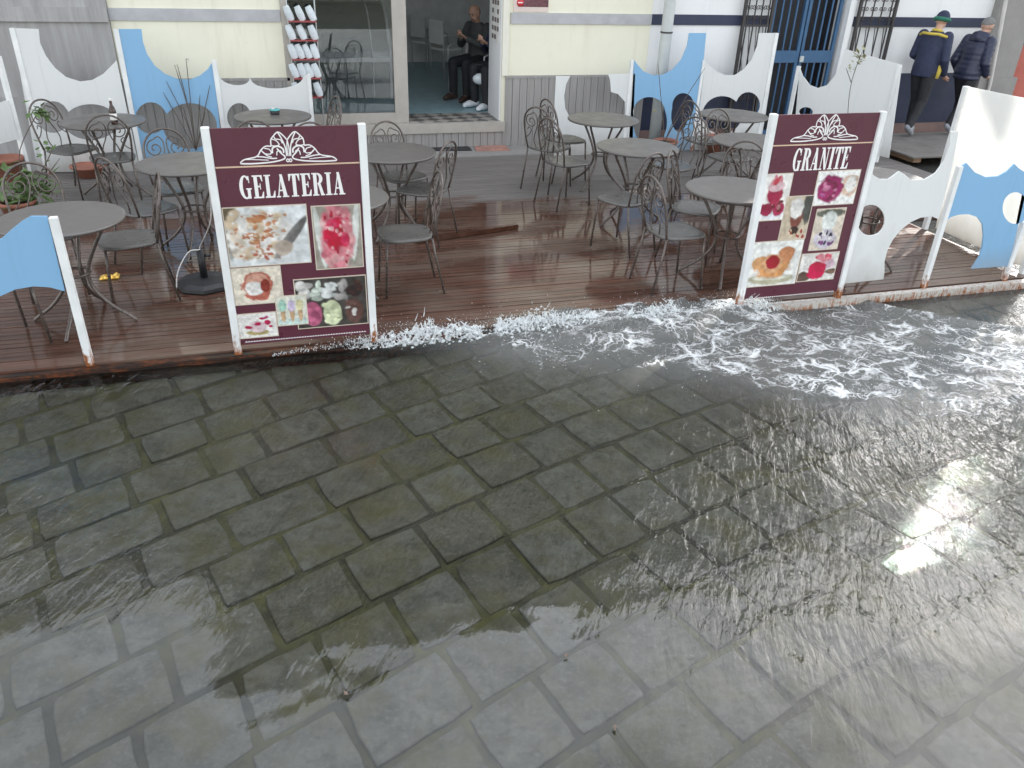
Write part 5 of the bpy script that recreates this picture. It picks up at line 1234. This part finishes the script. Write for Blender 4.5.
# seated people in the shop
def sitter(bx, by, bz, yaw, hx):
    f = Vector((math.cos(yaw), math.sin(yaw), 0)); l = Vector((-math.sin(yaw), math.cos(yaw), 0)); B_ = Vector((bx, by, bz))
    P_ = lambda a, b, c: tuple(B_+f*a+l*b+Vector((0, 0, c)))
    J = dict(pelvis=P_(0, 0, .56), chest=P_(.0+hx, 0, .86), neck=P_(.04+hx, 0, 1.04), head=P_(.10+hx, 0, 1.15), face=tuple(f*.98+Vector((0, 0, -.15))))
    for S_, sg in (('L', 1), ('R', -1)):
        J['hip'+S_] = P_(.04, sg*.09, .53); J['kne'+S_] = P_(.42, sg*.13, .52); J['ank'+S_] = P_(.40, sg*.13, .085); J['toe'+S_] = P_(.56, sg*.15, .04)
        J['sho'+S_] = P_(.02+hx, sg*.17, .97); J['elb'+S_] = P_(.13, sg*.23, .74); J['wri'+S_] = P_(.33, sg*.055, .84); J['hd'+S_] = tuple(f*.7+l*-sg*.4+Vector((0, 0, .5)))
    return J
q = floorpt(463, 100)
J = sitter(q.x+.27, q.y+.15, ZS, R(215), 0); person('bald man seated in the shop doorway with hands clasped', J, jacket='charcoal_cloth', trousers='black_cloth', shoes='shoe_brown', hairkind=None)
q = floorpt(486, 108)
J = sitter(q.x+.27, q.y+.12, ZS, R(205), 0); e, f, up, sd_ = person('seated person in navy coat and white sneakers half hidden by the door reveal', J, jacket='navy_cloth', trousers='black_cloth', shoes='shoe_white', hair='dark_hair')
q2 = pc0; o = copy_tree(pc0); o.location = (q.x+.27, q.y+.12, ZS); o.rotation_euler.z = R(205); o['label'] = 'white chair behind the door reveal under the person in sneakers'
k_ = Vector(J['kneR'])
tb = thing('bag', 'small white furry bag by the knees of the person in sneakers', 'bag', (k_.x+.02, k_.y-.05, k_.z-.20))
mb = MB(); mb.ico((k_.x+.06, k_.y-.14, k_.z-.12), .10, 3, (1.1, .6, .75)); mb.build('pouch', 'pack', tb)
mb = MB(); mb.tube([(k_.x-.02, k_.y-.14, k_.z-.07), (k_.x+.0, k_.y-.13, k_.z+.06), (k_.x+.10, k_.y-.12, k_.z+.06), (k_.x+.13, k_.y-.14, k_.z-.07)], .008, 6); mb.build('handle', 'black', tb)

# ================================================================== SPLASH, FOAM AND DEBRIS
mb = MB()
def drop(x, y, z, r_, el=1.):
    bm_rot = Matrix.Rotation(random.uniform(0, 6.28), 3, 'Z') @ Matrix.Rotation(random.gauss(0, .5), 3, 'X')
    s_ = (random.uniform(.7, 1.2), random.uniform(.6, 1.0), el*random.uniform(.8, 1.3)); q_ = Vector((x, y, z))
    v = [(1, 0, 0), (-1, 0, 0), (0, 1, 0), (0, -1, 0), (0, 0, 1), (0, 0, -1)]
    v = [q_+bm_rot @ Vector((a*s_[0]*r_, b*s_[1]*r_, c*s_[2]*r_)) for a, b, c in v]
    mb.add(v, [(0, 2, 4), (2, 1, 4), (1, 3, 4), (3, 0, 4), (2, 0, 5), (1, 2, 5), (3, 1, 5), (0, 3, 5)], True)
froth = MB()
for k in range(6500):
    x = random.uniform(.34, 3.72); env = float(sstep(.34, .8, x)*(1-sstep(3.5, 3.75, x)))
    big = max(0., float(fbm(x*2.3, 1.3, 61, 3))*.7+float(fbm(x*9, 4.3, 71, 2))*.6+.42)
    if random.random() > .55+big: continue
    h = env*(.020+.105*big); t = random.random()**1.6
    y = 4.985+random.gauss(0, .024+.034*env*big); z = -.035+h*t*1.3
    if y > 5.02: z = max(z, .004)
    r_ = random.uniform(.0035, .0105)*(1-.5*t)*(.6+.6*env)
    if random.random() < .22:       # tongues of water thrown up
        capsule(froth, (x, y, z), (x+random.gauss(0, .018), y+random.gauss(0, .02), z+random.uniform(.012, .05)*(.4+big)), r_*.8, .0025, 6)
    else: froth.ico((x, y, z), r_, 1, (random.uniform(.9, 1.7), random.uniform(.8, 1.3), random.uniform(.6, 1.1)))
for k in range(2400):
    x = random.uniform(.32, 3.75)
    env = float(sstep(.35, .85, x)*(1-sstep(3.45, 3.75, x)))
    h = env*(.03+.12*max(0, float(fbm(x*3.1, 1.3, 61, 3))*.6+float(fbm(x*14, 4.3, 71, 2))*.5+.3)) + .006
    t = random.random()**1.3
    y = 4.985+random.gauss(0, .03+.045*env)
    z = -.03+h*t*1.5*(random.uniform(.6, 1.2))
    drop(x, y, max(z, -.045 if y < 4.96 else .004), random.uniform(.0016, .0042)*(1-.5*t), 1+t*.9)
for k in range(220):                                   # droplets thrown onto the planks and along the foot of the sign
    x = random.uniform(.1, 3.4); drop(x, 5.05+abs(random.gauss(0, .14)), .004+abs(random.gauss(0, .012)), random.uniform(.0018, .0045))
for k in range(300):
    x = random.uniform(-.15, .6); drop(x, 4.955+random.gauss(0, .012), -.02+abs(random.gauss(0, .05))*(x+.15)/.7, random.uniform(.002, .005), 1.6)
fr2 = fuse(froth.build('wave_froth', 'foam'), .0042, 1)
tx_ = bpy.data.textures.new('froth', 'CLOUDS'); tx_.noise_scale = .011
dm = fr2.modifiers.new('lumps', 'DISPLACE'); dm.texture = tx_; dm.strength = .008; dm.mid_level = .5; dm.texture_coords = 'GLOBAL'
tag(fr2, 'white froth of the small wave breaking along the deck edge', 'foam', kind='stuff')
tag(mb.build('foam_spray', 'foam', fix=False), 'droplets thrown up by the wave along the deck edge', 'spray', kind='stuff')

fl = MB(); n_ = 0
while n_ < 900:
    x = random.uniform(1.0, 6.2); y = random.uniform(2.7, 4.95); b_ = float(np.interp(x, [-3, .2, .9, 1.5, 2.1, 2.7, 3.3, 4.0, 5.0, 9], [6, 6, 4.9, 4.45, 4.2, 3.85, 3.35, 3.1, 3.05, 3.0]))
    d_ = float(sstep(-.35, .5, y-b_))*max(0, .25+1.5*float(fbm(x*3.5, y*5, 88, 4)))
    if (x-4.34)*.62+(y-5.07)*.78 > 0 or random.random() > d_: continue
    i_ = int(np.searchsorted(gx, x)); j_ = int(np.searchsorted(gy, y)); r_ = random.uniform(.0012, .0038)
    fl.ico((x, y, float(Z[j_, i_])), r_, 1, (random.uniform(1, 2.2), random.uniform(.8, 1.3), .55), Matrix.Rotation(random.uniform(0, 3), 3, 'Z')); n_ += 1
tag(fl.build('foam_flecks', 'foam', fix=False), 'white flecks of froth drifting on the flood', 'foam', kind='stuff')

def leafbit(px, py, ang, label):
    q = onZ(px, py, -.055); mb = MB(); d_ = Vector((math.cos(ang), math.sin(ang), 0)); s_ = Vector((-d_.y, d_.x, 0))
    v = [q-d_*.013, q+s_*.008, q+d_*.014+Vector((0, 0, .003)), q-s_*.007]; mb.add([tuple(x) for x in v]+[tuple(x-Vector((0, 0, .0015))) for x in v], [(0, 1, 2, 3), (7, 6, 5, 4), (0, 4, 5, 1), (1, 5, 6, 2), (2, 6, 7, 3), (3, 7, 4, 0)])
    tag(mb.build('fallen_leaf', simple('dry_leaf', (.11, .075, .055), .7, var=.3, nscale=30)), label, 'leaf', 'leaves afloat on the flood')
leafbit(566, 655, .4, 'pinkish brown dead leaf floating in the middle of the lower flood')
leafbit(615, 727, 1.2, 'tan dead leaf floating near the bottom edge, right of centre')
leafbit(346, 693, 2.2, 'pale dead leaf floating low on the paving left of centre')
